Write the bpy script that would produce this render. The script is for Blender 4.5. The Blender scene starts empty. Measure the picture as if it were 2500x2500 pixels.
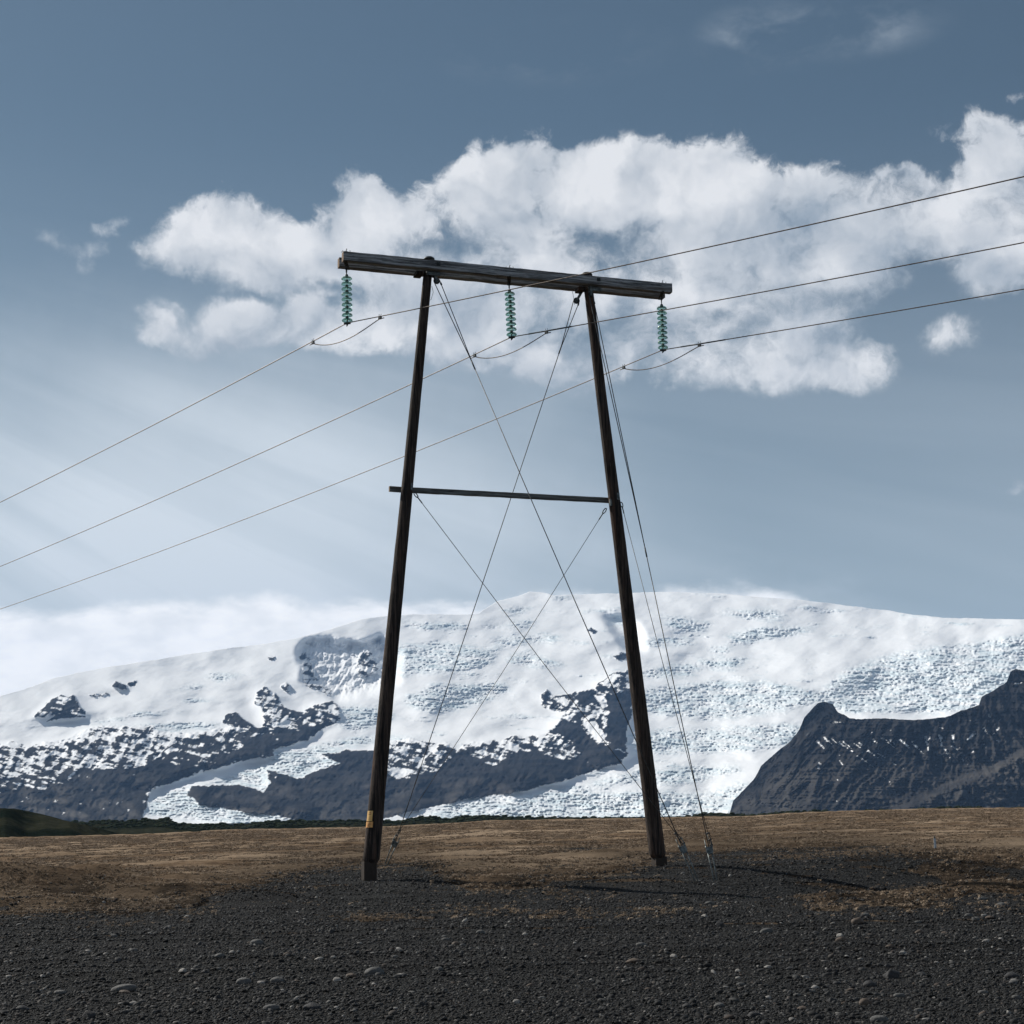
import bpy, bmesh, math, random
import numpy as np
from mathutils import Vector, Matrix

SC = bpy.context.scene
COL = SC.collection
rng = np.random.default_rng(7)
random.seed(7)

# ------------------------------------------------------------------ camera
PITCH, ROLL, EYE, FPX = 0.1889, 0.0155, 1.2991, 3900.0      # FPX: focal length for a 2500 unit wide frame
F_ = np.array([0, math.cos(PITCH), math.sin(PITCH)])
U0 = np.array([0, -math.sin(PITCH), math.cos(PITCH)])
R0 = np.array([1.0, 0, 0])
R_ = R0 * math.cos(ROLL) - U0 * math.sin(ROLL)
U_ = U0 * math.cos(ROLL) + R0 * math.sin(ROLL)
cam = bpy.data.cameras.new('camera')
cam.sensor_width = 36; cam.lens = FPX / 2500 * 36
cam.clip_start = 0.1; cam.clip_end = 200000
cam_o = bpy.data.objects.new('camera', cam); COL.objects.link(cam_o)
cam_o.matrix_world = Matrix(((R_[0], U_[0], -F_[0], 0), (R_[1], U_[1], -F_[1], 0), (R_[2], U_[2], -F_[2], EYE), (0, 0, 0, 1)))
SC.camera = cam_o

def ray(px, py):
    px = np.asarray(px, float); py = np.asarray(py, float)
    return F_ + R_ * ((px - 1250) / FPX)[..., None] + U_ * ((1250 - py) / FPX)[..., None]
def azt(px, py):
    """azimuth and tangent of elevation of a layout direction"""
    d = ray(px, py)
    return np.arctan2(d[..., 0], d[..., 1]), d[..., 2] / np.hypot(d[..., 0], d[..., 1])
def proj(P):
    d = np.asarray(P, float) - np.array([0, 0, EYE]); z = d @ F_
    return 1250 + FPX * (d @ R_) / z, 1250 - FPX * (d @ U_) / z

# ------------------------------------------------------------------ node helper
class G:
    def __init__(s, t): s.t = t; t.nodes.clear()
    def n(s, typ, ins=None, **kw):
        nd = s.t.nodes.new(typ)
        for k, v in kw.items(): setattr(nd, k, v)
        for k, v in (ins or {}).items(): s.put(nd.inputs[k], v)
        return nd
    def put(s, sock, v):
        if isinstance(v, bpy.types.NodeSocket): s.t.links.new(v, sock)
        else: sock.default_value = v
    def m(s, op, a, b=None, c=None, clamp=False):
        nd = s.t.nodes.new('ShaderNodeMath'); nd.operation = op; nd.use_clamp = clamp
        for i, v in enumerate((a, b, c)):
            if v is not None: s.put(nd.inputs[i], v)
        return nd.outputs[0]
    def v(s, op, a, b=None, sc=None):
        nd = s.t.nodes.new('ShaderNodeVectorMath'); nd.operation = op
        s.put(nd.inputs[0], a)
        if b is not None: s.put(nd.inputs[1], b)
        if sc is not None: s.put(nd.inputs['Scale'], sc)
        return nd.outputs['Value'] if op in ('LENGTH', 'DOT_PRODUCT', 'DISTANCE') else nd.outputs[0]
    def noise(s, vec, scale, detail=4, rough=.55, dist=0, col=False, typ=None):
        nd = s.n('ShaderNodeTexNoise', {'Vector': vec, 'Scale': scale, 'Detail': detail, 'Roughness': rough, 'Distortion': dist})
        if typ: nd.noise_type = typ
        return nd.outputs['Color' if col else 'Fac']
    def ramp(s, x, lo, hi, a=0., b=1., smooth=True):
        nd = s.n('ShaderNodeMapRange', {'Value': x, 'From Min': lo, 'From Max': hi, 'To Min': a, 'To Max': b})
        nd.interpolation_type = 'SMOOTHSTEP' if smooth else 'LINEAR'; nd.clamp = True
        return nd.outputs[0]
    def mix(s, f, a, b):
        nd = s.t.nodes.new('ShaderNodeMix'); nd.data_type = 'RGBA'
        s.put(nd.inputs[0], f); s.put(nd.inputs[6], a); s.put(nd.inputs[7], b)
        return nd.outputs[2]
    def xyz(s, x, y, z=0.):
        return s.n('ShaderNodeCombineXYZ', {0: x, 1: y, 2: z}).outputs[0]
def C4(r, g=None, b=None):
    return (r, r if g is None else g, r if b is None else b, 1.0)

# ------------------------------------------------------------------ sky and sun
SUN_EL, SUN_BACK = math.radians(37), math.radians(33)        # sun to the left and somewhat behind the tower
SUN_DIR = Vector((-math.cos(SUN_BACK) * math.cos(SUN_EL), math.sin(SUN_BACK) * math.cos(SUN_EL), math.sin(SUN_EL)))
world = bpy.data.worlds.new('World'); SC.world = world; world.use_nodes = True
#WORLD-BEGIN
g = G(world.node_tree)
dirv = g.n('ShaderNodeTexCoord').outputs['Generated']
sky = g.n('ShaderNodeTexSky', sky_type='NISHITA', sun_disc=False, sun_elevation=SUN_EL,
          sun_rotation=math.atan2(SUN_DIR.x, SUN_DIR.y), altitude=50, air_density=1.0, dust_density=.3, ozone_density=1.0)
blue = g.v('MULTIPLY', g.n('ShaderNodeHueSaturation', {'Saturation': .84, 'Value': .43, 'Color': sky.outputs[0]}).outputs[0], (.86, 1.0, .97))
dx_, dy_, dz_ = g.n('ShaderNodeSeparateXYZ', {0: dirv}).outputs
AZ = g.m('ARCTAN2', dx_, dy_); EL = g.m('ARCSINE', dz_)
P = g.xyz(AZ, EL)
def sk(px, py):                                              # layout direction -> azimuth, elevation
    a, t = azt(px * 1.294, py * 1.294); return float(a), math.atan(float(t))
warp = g.v('SCALE', g.v('SUBTRACT', g.noise(dirv, 9, 4, .55, col=True), (.5, .5, .5)), sc=.045)
warp2 = g.v('SCALE', g.v('SUBTRACT', g.noise(dirv, 34, 4, .6, col=True), (.5, .5, .5)), sc=.022)
PW = g.v('ADD', P, g.v('ADD', warp, warp2))
PUFF = [(1030, 400, 120, 80, .9), (620, 470, 100, 90, .6), (500, 605, 130, 70, .7), (1180, 390, 90, 60, .4), (1250, 315, 135, 85, 1), (1375, 320, 85, 85, 1), (1130, 335, 105, 80, 1), (1010, 325, 95, 72, 1), (900, 350, 105, 72, .9), (765, 385, 85, 72, .9), (685, 375, 60, 68, .9), (700, 440, 85, 60, .7),
        (1460, 390, 90, 80, .9), (1610, 370, 115, 85, 1), (1690, 385, 70, 75, .8), (1560, 450, 150, 80, .9), (1320, 420, 190, 90, .8), (1100, 420, 120, 60, .6), (920, 440, 110, 55, .65), (1010, 500, 120, 50, .6), (1730, 370, 80, 70, .7), (1720, 430, 90, 60, .7), (840, 500, 100, 50, .5),
        (440, 412, 105, 72, 1), (420, 495, 130, 50, .7), (530, 520, 110, 50, .6), (350, 440, 75, 65, .8), (505, 450, 80, 60, .6), (290, 470, 55, 28, .45), (340, 500, 80, 36, .4), (565, 480, 80, 55, .45), (640, 530, 80, 60, .4),
        (740, 560, 130, 75, .6), (880, 570, 150, 80, .7), (1060, 560, 170, 90, .8), (1250, 560, 180, 100, .8), (1440, 560, 160, 100, .7), (1600, 510, 130, 60, .6),
        (440, 622, 80, 58, .9), (560, 615, 110, 60, .9), (690, 640, 130, 60, .8), (305, 625, 70, 46, .7), (380, 670, 75, 38, .5), (900, 660, 150, 55, .7), (1100, 665, 160, 60, .75), (1300, 675, 150, 60, .7), (1490, 690, 150, 60, .6), (1630, 690, 85, 55, .65), (1560, 620, 120, 60, .6),
        (1790, 390, 90, 70, .7), (1890, 430, 110, 100, .9), (1860, 510, 80, 50, .5), (1800, 235, 75, 45, .5), (1880, 290, 90, 75, .7), (1840, 330, 90, 60, .6), (1760, 450, 80, 50, .5), (1990, 350, 120, 150, .9),
        (1805, 635, 70, 50, .40), (1930, 918, 34, 20, .6), (1845, 945, 30, 8, .3), (1925, 195, 30, 16, .4),
        (205, 425, 50, 26, .5), (150, 468, 60, 24, .42), (100, 440, 38, 24, .34), (150, 505, 28, 32, .36),
        (2150, 420, 200, 150, 1), (2420, 500, 220, 130, 1), (2800, 380, 260, 150, 1), (-700, 520, 260, 110, .9), (-1150, 380, 260, 130, 1)]
E = None
for x, y, rx, ry, w in PUFF:
    a, e = sk(x, y); rx *= 1.25 * 1.294 / FPX; ry *= 1.25 * 1.294 / FPX
    q = g.t.nodes.new('ShaderNodeVectorMath'); q.operation = 'MULTIPLY_ADD'; g.put(q.inputs[0], PW)
    q.inputs[1].default_value = (1 / rx, 1 / ry, 0); q.inputs[2].default_value = (-a / rx, -e / ry, 0)
    d = g.m('SUBTRACT', 1., g.v('DOT_PRODUCT', q.outputs[0], q.outputs[0]), clamp=True)
    E = g.m('MULTIPLY', g.m('MULTIPLY', d, d), w) if E is None else g.m('MULTIPLY_ADD', g.m('MULTIPLY', d, d), w, E)
for x, y, rx, ry, w in ((1195, 436, 60, 24, .2), (1060, 470, 70, 16, .15), (860, 455, 70, 20, .2), (1130, 620, 90, 24, .5), (1350, 600, 80, 24, .4), (500, 566, 90, 20, .5), (620, 570, 60, 20, .4), (1700, 600, 60, 50, .5), (580, 395, 25, 30, .5)):
    a, e = sk(x, y); rx *= 1.25 * 1.294 / FPX; ry *= 1.25 * 1.294 / FPX
    q = g.t.nodes.new('ShaderNodeVectorMath'); q.operation = 'MULTIPLY_ADD'; g.put(q.inputs[0], PW)
    q.inputs[1].default_value = (1 / rx, 1 / ry, 0); q.inputs[2].default_value = (-a / rx, -e / ry, 0)
    d = g.m('SUBTRACT', 1., g.v('DOT_PRODUCT', q.outputs[0], q.outputs[0]), clamp=True)
    E = g.m('MULTIPLY_ADD', g.m('MULTIPLY', d, d), -w, E)
E = g.m('MINIMUM', E, g.m('SUBTRACT', .92, g.m('MULTIPLY', g.ramp(AZ, .16, .36), .14)))
# scattered cumulus elsewhere round the sky
oth = g.m('MULTIPLY', g.ramp(g.noise(g.v('MULTIPLY', dirv, (1, 1, 2.2)), 2.2, 3), .5, .72, 0, 1.2), g.m('MULTIPLY', g.ramp(g.m('ABSOLUTE', AZ), .55, .8), g.ramp(EL, .05, .2)))
E = g.m('MAXIMUM', E, oth)
SD = g.v('SCALE', (-.62, .1, .78), sc=.016)                  # towards the light, across the cloud
wv = g.v('ADD', dirv, g.v('ADD', g.v('SCALE', warp, sc=.7), g.v('SCALE', warp2, sc=1.2)))
def billow(vec):
    return g.noise(vec, 13, 8, .66, .15)
B0 = billow(wv); B1 = g.noise(g.v('ADD', wv, SD), 13, 4, .5, .15); B2 = g.noise(wv, 13, 4, .5, .15)
vo = g.n('ShaderNodeTexVoronoi', {'Vector': wv, 'Scale': 30, 'Detail': 1.5, 'Roughness': .5}, feature='F1').outputs['Distance']
top = g.ramp(EL, sk(1000, 520)[1], sk(1000, 330)[1])
FB = g.noise(wv, 48, 5, .68)
D = g.m('ADD', g.m('MULTIPLY_ADD', g.m('SUBTRACT', FB, .5), .72, g.m('MULTIPLY', E, 1.0)), g.m('ADD', g.m('MULTIPLY', g.m('SUBTRACT', B0, .475), 2.9), g.m('MULTIPLY', g.m('SUBTRACT', .42, vo), g.m('MULTIPLY', top, .5))))
alpha = g.m('MULTIPLY', g.m('POWER', g.ramp(D, .02, g.m('MULTIPLY_ADD', top, -.45, .95)), 1.15), g.ramp(E, .01, .22))
alpha = g.m('MULTIPLY', alpha, .92)
lit = g.m('MULTIPLY', g.m('SUBTRACT', B2, B1), 3.4)
low = g.noise(dirv, 6.5, 3, .5, .3)
tone = g.m('ADD', g.m('ADD', .62, lit), g.m('MULTIPLY', g.m('SUBTRACT', low, .5), 1.1), clamp=True)
SH = None
for x, y, rx, ry, w in ((1400, 450, 190, 50, 1), (930, 455, 130, 34, .8), (1120, 450, 100, 44, .8), (850, 575, 150, 46, .6), (1180, 610, 170, 40, .7), (1520, 610, 140, 60, .8), (1760, 490, 130, 60, .9), (450, 520, 150, 30, .7), (1000, 705, 220, 30, .7), (1380, 715, 220, 34, .7), (1860, 530, 110, 40, .8), (700, 520, 90, 34, .5), (1640, 430, 70, 50, .5)):
    a, e = sk(x, y); rx *= 1.3 * 1.294 / FPX; ry *= 1.4 * 1.294 / FPX
    q = g.t.nodes.new('ShaderNodeVectorMath'); q.operation = 'MULTIPLY_ADD'; g.put(q.inputs[0], PW)
    q.inputs[1].default_value = (1 / rx, 1 / ry, 0); q.inputs[2].default_value = (-a / rx, -e / ry, 0)
    d = g.m('SUBTRACT', 1., g.v('DOT_PRODUCT', q.outputs[0], q.outputs[0]), clamp=True)
    SH = g.m('MULTIPLY', d, w) if SH is None else g.m('MULTIPLY_ADD', d, w, SH)
tone = g.m('SUBTRACT', g.m('ADD', g.m('MULTIPLY_ADD', g.m('SUBTRACT', FB, .5), .35, tone), .10), g.m('MULTIPLY', SH, .44), clamp=True)
ccol = g.mix(tone, C4(2.9, 3.5, 4.2), C4(7.9, 8.0, 8.2))
# high thin cloud: a fan of streaks low on the left, faint wisps top right
a0, e0 = sk(-1500, -60)
rx_ = g.m('SUBTRACT', AZ, a0); ry_ = g.m('SUBTRACT', EL, e0)
ang = g.m('ARCTAN2', ry_, rx_); rad = g.m('SQRT', g.m('ADD', g.m('MULTIPLY', rx_, rx_), g.m('MULTIPLY', ry_, ry_)))
fan = g.noise(g.xyz(g.m('MULTIPLY', ang, 17.), g.m('MULTIPLY', rad, 1.6), .3), 1.4, 5, .5, .4)
a1, e1 = sk(330, 1010)
q = g.v('MULTIPLY', g.v('SUBTRACT', P, (a1, e1, 0)), (1 / .30, 1 / .145, 0))
veil = g.m('MULTIPLY', g.ramp(g.m('ADD', g.v('LENGTH', q), g.m('MULTIPLY', g.m('SUBTRACT', g.noise(dirv, 6, 5, .6), .5), .6)), .05, 1.25, 1, 0), g.ramp(fan, .25, .75, .76, 1.0))
vw = g.noise(g.v('MULTIPLY', g.v('ADD', dirv, warp), (12, 12, 26)), 1, 6, .62)
def spot(px, py, rx, ry):
    a, e = sk(px, py); q = g.v('MULTIPLY', g.v('SUBTRACT', P, (a, e, 0)), (FPX / 1.294 / rx, FPX / 1.294 / ry, 0)); return g.ramp(g.v('LENGTH', q), .1, 1., 1, 0)
wis = g.m('MULTIPLY', g.m('ADD', g.m('ADD', g.m('ADD', spot(1440, 70, 170, 80), spot(1620, 50, 220, 70)), g.m('MULTIPLY', spot(1040, 100, 300, 70), .8)), g.m('MULTIPLY', spot(1480, 1120, 300, 130), .5)), g.ramp(vw, .42, .8, 0, .36))
gen = g.m('MULTIPLY', g.ramp(g.m('ABSOLUTE', AZ), .5, .9), g.ramp(vw, .45, .8, 0, .5))
airy = g.m('MULTIPLY', g.ramp(EL, .44, .06), g.ramp(fan, .2, .8, .32, .48))
thin = g.m('ADD', g.m('ADD', g.m('MULTIPLY', veil, .82), airy), g.m('ADD', wis, gen), clamp=True)
# cloud bank lying along the horizon behind the ice cap
hz = []
bx = [(-1000, 1130), (-200, 1145), (100, 1150), (250, 1138), (400, 1132), (480, 1118), (560, 1135), (700, 1132), (900, 1140), (960, 1135), (1060, 1118), (1200, 1120), (1400, 1107), (1500, 1120), (1570, 1175), (1700, 1200), (1860, 1190), (2000, 1185), (2600, 1180)]
cv = g.n('ShaderNodeFloatCurve', {'Value': g.ramp(AZ, -.6, .6, 0, 1, smooth=False)}); c = cv.mapping.curves[0]
pts = [sk(*b) for b in bx]; pts = [((a + .6) / 1.2, e * 3) for a, e in pts]
c.points[0].location = (0, pts[0][1]); c.points[1].location = (1, pts[-1][1])
for p_ in pts: c.points.new(*p_)
cv.mapping.update()
topel = g.m('DIVIDE', cv.outputs[0], 3.)
hn = g.noise(g.v('MULTIPLY', dirv, (30, 30, 60)), 1, 6, .6)
bank = g.ramp(g.m('ADD', g.m('SUBTRACT', topel, EL), g.m('MULTIPLY', g.m('SUBTRACT', hn, .5), .02)), -.004, .009)
SUNNY = g.n('ShaderNodeBackground', {'Color': g.mix(bank, g.mix(thin, blue, C4(6.6, 7.2, 7.7)), g.mix(g.ramp(hn, .3, .7), C4(8.8, 9.0, 9.2), C4(10.6, 10.6, 10.6))), 'Strength': .1})
CUM = g.n('ShaderNodeBackground', {'Color': ccol, 'Strength': .1})
mx = g.n('ShaderNodeMixShader', {0: g.m('MULTIPLY', alpha, g.m('SUBTRACT', 1., bank)), 1: SUNNY.outputs[0], 2: CUM.outputs[0]})
g.t.links.new(mx.outputs[0], g.n('ShaderNodeOutputWorld').inputs[0])
world.cycles.sampling_method = 'MANUAL'; world.cycles.sample_map_resolution = 512
#WORLD-END
sun = bpy.data.lights.new('sun', 'SUN'); sun.energy = 5.0; sun.angle = math.radians(.5); sun.color = (1, .95, .87)
sun_o = bpy.data.objects.new('sun', sun); COL.objects.link(sun_o)
sun_o.rotation_euler = SUN_DIR.to_track_quat('Z', 'Y').to_euler(); sun_o.location = (-30, 20, 40)
SC.view_settings.view_transform = 'Standard'; SC.view_settings.look = 'None'
SC.view_settings.exposure = 0.18; SC.view_settings.gamma = 1.0; SC.view_settings.use_curve_mapping = False
SC.render.engine = 'CYCLES'
SC.cycles.use_denoising = True
SC.cycles.max_bounces = 8; SC.cycles.transmission_bounces = 8; SC.cycles.transparent_max_bounces = 12
SC.cycles.volume_bounces = 0
SC.cycles.sample_clamp_indirect = 8

# ------------------------------------------------------------------ small numpy toolbox
def _grad(seed):
    r = np.random.default_rng(seed); p = r.permutation(256); a = r.random(256) * 2 * np.pi
    return np.concatenate([p, p]), np.cos(a), np.sin(a)
def perlin(x, y, seed=0):
    p, gx, gy = _grad(seed)
    xi = np.floor(x).astype(np.int64); yi = np.floor(y).astype(np.int64); xf = x - xi; yf = y - yi
    xi &= 255; yi &= 255
    u = xf * xf * xf * (xf * (xf * 6 - 15) + 10); v = yf * yf * yf * (yf * (yf * 6 - 15) + 10)
    def d(ix, iy, fx, fy):
        h = p[p[ix & 255] + (iy & 255)]; return gx[h] * fx + gy[h] * fy
    a = d(xi, yi, xf, yf); b = d(xi + 1, yi, xf - 1, yf); c = d(xi, yi + 1, xf, yf - 1); e = d(xi + 1, yi + 1, xf - 1, yf - 1)
    return ((a + u * (b - a)) * (1 - v) + (c + u * (e - c)) * v) * 1.5
def fbm(x, y, oct=5, seed=0, gain=.5, ridged=False):
    s = 0; a = 1.; t = 0
    for i in range(oct):
        n = perlin(x + 17.3 * i, y - 9.1 * i, seed + i)
        s = s + a * ((1 - 2 * np.abs(n)) if ridged else n); t += a; a *= gain; x = x * 2.03; y = y * 2.03
    return s / t
def worley(x, y, seed=0):
    r = np.random.default_rng(seed); jx = r.random((64, 64)); jy = r.random((64, 64))
    xi = np.floor(x).astype(int); yi = np.floor(y).astype(int); best = np.full(x.shape, 9.); sec = best.copy(); idv = np.zeros(x.shape)
    hv = r.random((64, 64))
    for dx in (-1, 0, 1):
        for dy in (-1, 0, 1):
            cx = (xi + dx) & 63; cy = (yi + dy) & 63
            dd = (xi + dx + jx[cx, cy] - x) ** 2 + (yi + dy + jy[cx, cy] - y) ** 2
            nb = dd < best
            sec = np.where(nb, best, np.minimum(sec, dd)); idv = np.where(nb, hv[cx, cy], idv); best = np.minimum(best, dd)
    return np.sqrt(best), np.sqrt(sec), idv
def inside(poly, X, Y):
    poly = np.asarray(poly, float); res = np.zeros(X.shape, bool)
    m = (X >= poly[:, 0].min()) & (X <= poly[:, 0].max()) & (Y >= poly[:, 1].min()) & (Y <= poly[:, 1].max())
    x = X[m]; y = Y[m]; r = np.zeros(x.shape, bool)
    for (x1, y1), (x2, y2) in zip(poly, np.roll(poly, -1, 0)):
        if y1 == y2: continue
        r ^= ((y1 > y) != (y2 > y)) & (x < (x2 - x1) * (y - y1) / (y2 - y1) + x1)
    res[m] = r
    return res
def blur(a, ry, rx):
    for ax, r in ((0, ry), (1, rx)):
        for _ in range(2):
            r = int(r)
            if r < 1: continue
            p = np.concatenate([np.repeat(np.take(a, [0], ax), r + 1, ax), a, np.repeat(np.take(a, [-1], ax), r, ax)], ax)
            c = np.cumsum(p, ax); n = a.shape[ax]
            a = (np.take(c, range(2 * r + 1, 2 * r + 1 + n), ax) - np.take(c, range(0, n), ax)) / (2 * r + 1)
    return a
def sm(x, a, b):
    t = np.clip((x - a) / (b - a), 0, 1); return t * t * (3 - 2 * t)
def pw(x, pts):
    pts = np.asarray(pts, float); return np.interp(x, pts[:, 0], pts[:, 1])

# ------------------------------------------------------------------ mesh helpers
def mesh_np(name, verts, faces, material, smooth=True, attrs=None):
    me = bpy.data.meshes.new(name); nv, nf = len(verts), len(faces); k = faces.shape[1]
    me.vertices.add(nv); me.vertices.foreach_set('co', np.ascontiguousarray(verts, np.float32).ravel())
    me.loops.add(nf * k); me.loops.foreach_set('vertex_index', np.ascontiguousarray(faces, np.int32).ravel())
    me.polygons.add(nf); me.polygons.foreach_set('loop_start', np.arange(0, nf * k, k, dtype=np.int32))
    me.polygons.foreach_set('use_smooth', np.full(nf, smooth))
    for an, av in (attrs or {}).items():
        at = me.attributes.new(an, 'FLOAT_COLOR', 'POINT')
        c = np.ones((nv, 4), np.float32); c[:, :av.shape[1]] = av; at.data.foreach_set('color', c.ravel())
    me.update(calc_edges=True); me.materials.append(material)
    return me
def grid_faces(nr, nc):
    i = np.arange((nr - 1) * nc).reshape(nr - 1, nc)[:, :-1].ravel()
    return np.stack([i, i + 1, i + nc + 1, i + nc], 1)
def link(name, me, parent=None, **props):
    o = bpy.data.objects.new(name, me); COL.objects.link(o)
    if parent is not None: o.parent = parent
    for k, v in props.items(): o[k] = v
    return o
def tag(o, label=None, category=None, group=None, kind=None):
    for k, v in (('label', label), ('category', category), ('group', group), ('kind', kind)):
        if v: o[k] = v
    return o
def empty(name, loc, rz=0., **props):
    o = bpy.data.objects.new(name, None); COL.objects.link(o); o.location = loc; o.rotation_euler = (0, 0, rz); o.empty_display_size = .3
    for k, v in props.items(): o[k] = v
    return o
class MB:
    """collects simple shapes into one mesh"""
    def __init__(s): s.v = []; s.f = []; s.mi = []; s.n = 0; s.sm = []
    def add(s, v, f, mi=0, smooth=False):
        s.v.extend([tuple(p) for p in v]); s.f.extend([tuple(i + s.n for i in q) for q in f]); s.n += len(v)
        s.mi.extend([mi] * len(f)); s.sm.extend([smooth] * len(f))
        return s
    def box(s, c, size, rot=None, bev=.12, mi=0):
        x, y, z = [d / 2 for d in size]; b = min(x, y, z) * bev
        vs = []; 
        for sx in (-1, 1):
            for sy in (-1, 1):
                for sz in (-1, 1):
                    vs += [(sx * x, sy * (y - b), sz * (z - b)), (sx * (x - b), sy * y, sz * (z - b)), (sx * (x - b), sy * (y - b), sz * z)]
        bm = bmesh.new()
        for p in vs: bm.verts.new(p)
        bmesh.ops.convex_hull(bm, input=bm.verts)
        bmesh.ops.recalc_face_normals(bm, faces=bm.faces)
        bm.verts.index_update()
        M = Matrix.Translation(c) @ (rot.to_4x4() if rot is not None else Matrix())
        s.add([M @ p.co for p in bm.verts], [[q.index for q in fc.verts] for fc in bm.faces], mi); bm.free()
        return s
    def tube(s, pts, rad, k=8, caps=True, mi=0, smooth=True):
        pts = [Vector(p) for p in pts]; n = len(pts)
        rads = rad if isinstance(rad, (list, tuple, np.ndarray)) else [rad] * n
        up = None; v = []; f = []
        for i, p in enumerate(pts):
            t = (pts[min(i + 1, n - 1)] - pts[max(i - 1, 0)]).normalized()
            if up is None:
                up = Vector((0, 0, 1)) if abs(t.z) < .9 else Vector((0, 1, 0))
            a = (up - t * up.dot(t)).normalized(); b = t.cross(a); up = a
            for j in range(k):
                an = 2 * math.pi * j / k; v.append(p + (a * math.cos(an) + b * math.sin(an)) * rads[i])
        for i in range(n - 1):
            for j in range(k):
                f.append((i * k + j, i * k + (j + 1) % k, (i + 1) * k + (j + 1) % k, (i + 1) * k + j))
        s.add(v, f, mi, smooth)
        if caps:
            s.add(v[:k], [tuple(reversed(range(k)))], mi); s.add(v[-k:], [tuple(range(k))], mi)
        return s
    def lathe(s, prof, k=20, mi=0, M=None, smooth=True):
        v = []; f = []
        for r, z in prof:
            for j in range(k):
                a = 2 * math.pi * j / k; p = Vector((r * math.cos(a), r * math.sin(a), z)); v.append(M @ p if M else p)
        for i in range(len(prof) - 1):
            for j in range(k):
                f.append((i * k + j, i * k + (j + 1) % k, (i + 1) * k + (j + 1) % k, (i + 1) * k + j))
        s.add(v, f, mi, smooth)
        return s
    def mesh(s, name, *mats):
        me = bpy.data.meshes.new(name); me.from_pydata([tuple(p) for p in s.v], [], s.f)
        me.polygons.foreach_set('material_index', s.mi); me.polygons.foreach_set('use_smooth', s.sm)
        for m in mats: me.materials.append(m)
        bm = bmesh.new(); bm.from_mesh(me); bmesh.ops.remove_doubles(bm, verts=bm.verts, dist=1e-5); bmesh.ops.recalc_face_normals(bm, faces=bm.faces); bm.to_mesh(me); bm.free()
        return me
    def build(s, name, mats, parent=None, **props):
        if not isinstance(mats, (list, tuple)): mats = [mats]
        return link(name, s.mesh(name, *mats), parent, **props)

# ------------------------------------------------------------------ materials
MATS = {}
def material(name):
    def deco(fn):
        m = bpy.data.materials.new(name); m.use_nodes = True; g = G(m.node_tree)
        bs = g.n('ShaderNodeBsdfPrincipled'); out = g.n('ShaderNodeOutputMaterial'); g.t.links.new(bs.outputs[0], out.inputs[0])
        fn(g, bs, out); MATS[name] = m; return m
    return deco
def bump(g, bs, h, strength=.5, dist=.01):
    b = g.n('ShaderNodeBump', {'Height': h, 'Strength': strength, 'Distance': dist}); g.put(bs.inputs['Normal'], b.outputs[0])
def obj_co(g): return g.n('ShaderNodeTexCoord').outputs['Object']
def pos(g): return g.n('ShaderNodeNewGeometry').outputs['Position']
def attr(g, name):
    a = g.n('ShaderNodeAttribute', attribute_name=name); s = g.n('ShaderNodeSeparateColor', {0: a.outputs['Color']}); return s.outputs
def spec(bs, rough, sp=.3): bs.inputs['Roughness'].default_value = rough; bs.inputs['Specular IOR Level'].default_value = sp

@material('mountain_surface')
def _(g, bs, out):
    r, ice, tone = attr(g, 'cover')[:3]; p = pos(g)
    n1 = g.noise(p, .004, 8, .65); n2 = g.noise(p, .02, 5, .6)
    st = g.noise(g.v('MULTIPLY', p, (.0022, .0012, .016)), 1, 7, .7, .5)
    rock = g.mix(g.ramp(st, .38, .64), C4(.005, .006, .008), C4(.030, .029, .029))
    rock = g.mix(g.m('MULTIPLY', tone, g.ramp(n1, .35, .65, .3, 1)), rock, C4(.088, .081, .072))
    snow = C4(.86, .875, .89); icec = g.mix(g.ramp(n2, .3, .7), C4(.46, .575, .63), C4(.78, .84, .865))
    col = g.mix(g.m('MULTIPLY', ice, .9), snow, icec)
    g.put(bs.inputs['Base Color'], g.mix(r, col, rock)); spec(bs, .9, .02)
    h = g.m('ADD', g.m('MULTIPLY', n2, g.m('ADD', .03, g.m('ADD', g.m('MULTIPLY', ice, .45), g.m('MULTIPLY', r, .35)))), 0.)
    bump(g, bs, h, .6, 25)
@material('gravel_ground')
def _(g, bs, out):
    p = pos(g)
    n = g.noise(p, 60, 5, .7); v = g.n('ShaderNodeTexVoronoi', {'Vector': p, 'Scale': 38, 'Randomness': 1}); n2 = g.noise(p, .5, 4, .6)
    c = g.mix(g.ramp(n, .3, .7), C4(.009, .0095, .010), C4(.029, .0295, .0302))
    s = g.n('ShaderNodeSeparateColor', {0: v.outputs['Color']}).outputs
    c = g.mix(g.ramp(s[0], .9, .97), c, C4(.09, .09, .086))
    c = g.mix(g.ramp(n2, .4, .65, 0, .5), c, C4(.020, .0195, .019))
    g.put(bs.inputs['Base Color'], c); spec(bs, .9, .05)
    bump(g, bs, g.m('ADD', g.m('MULTIPLY', v.outputs['Distance'], -1.), g.m('MULTIPLY', n, .4)), 1., .03)
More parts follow.
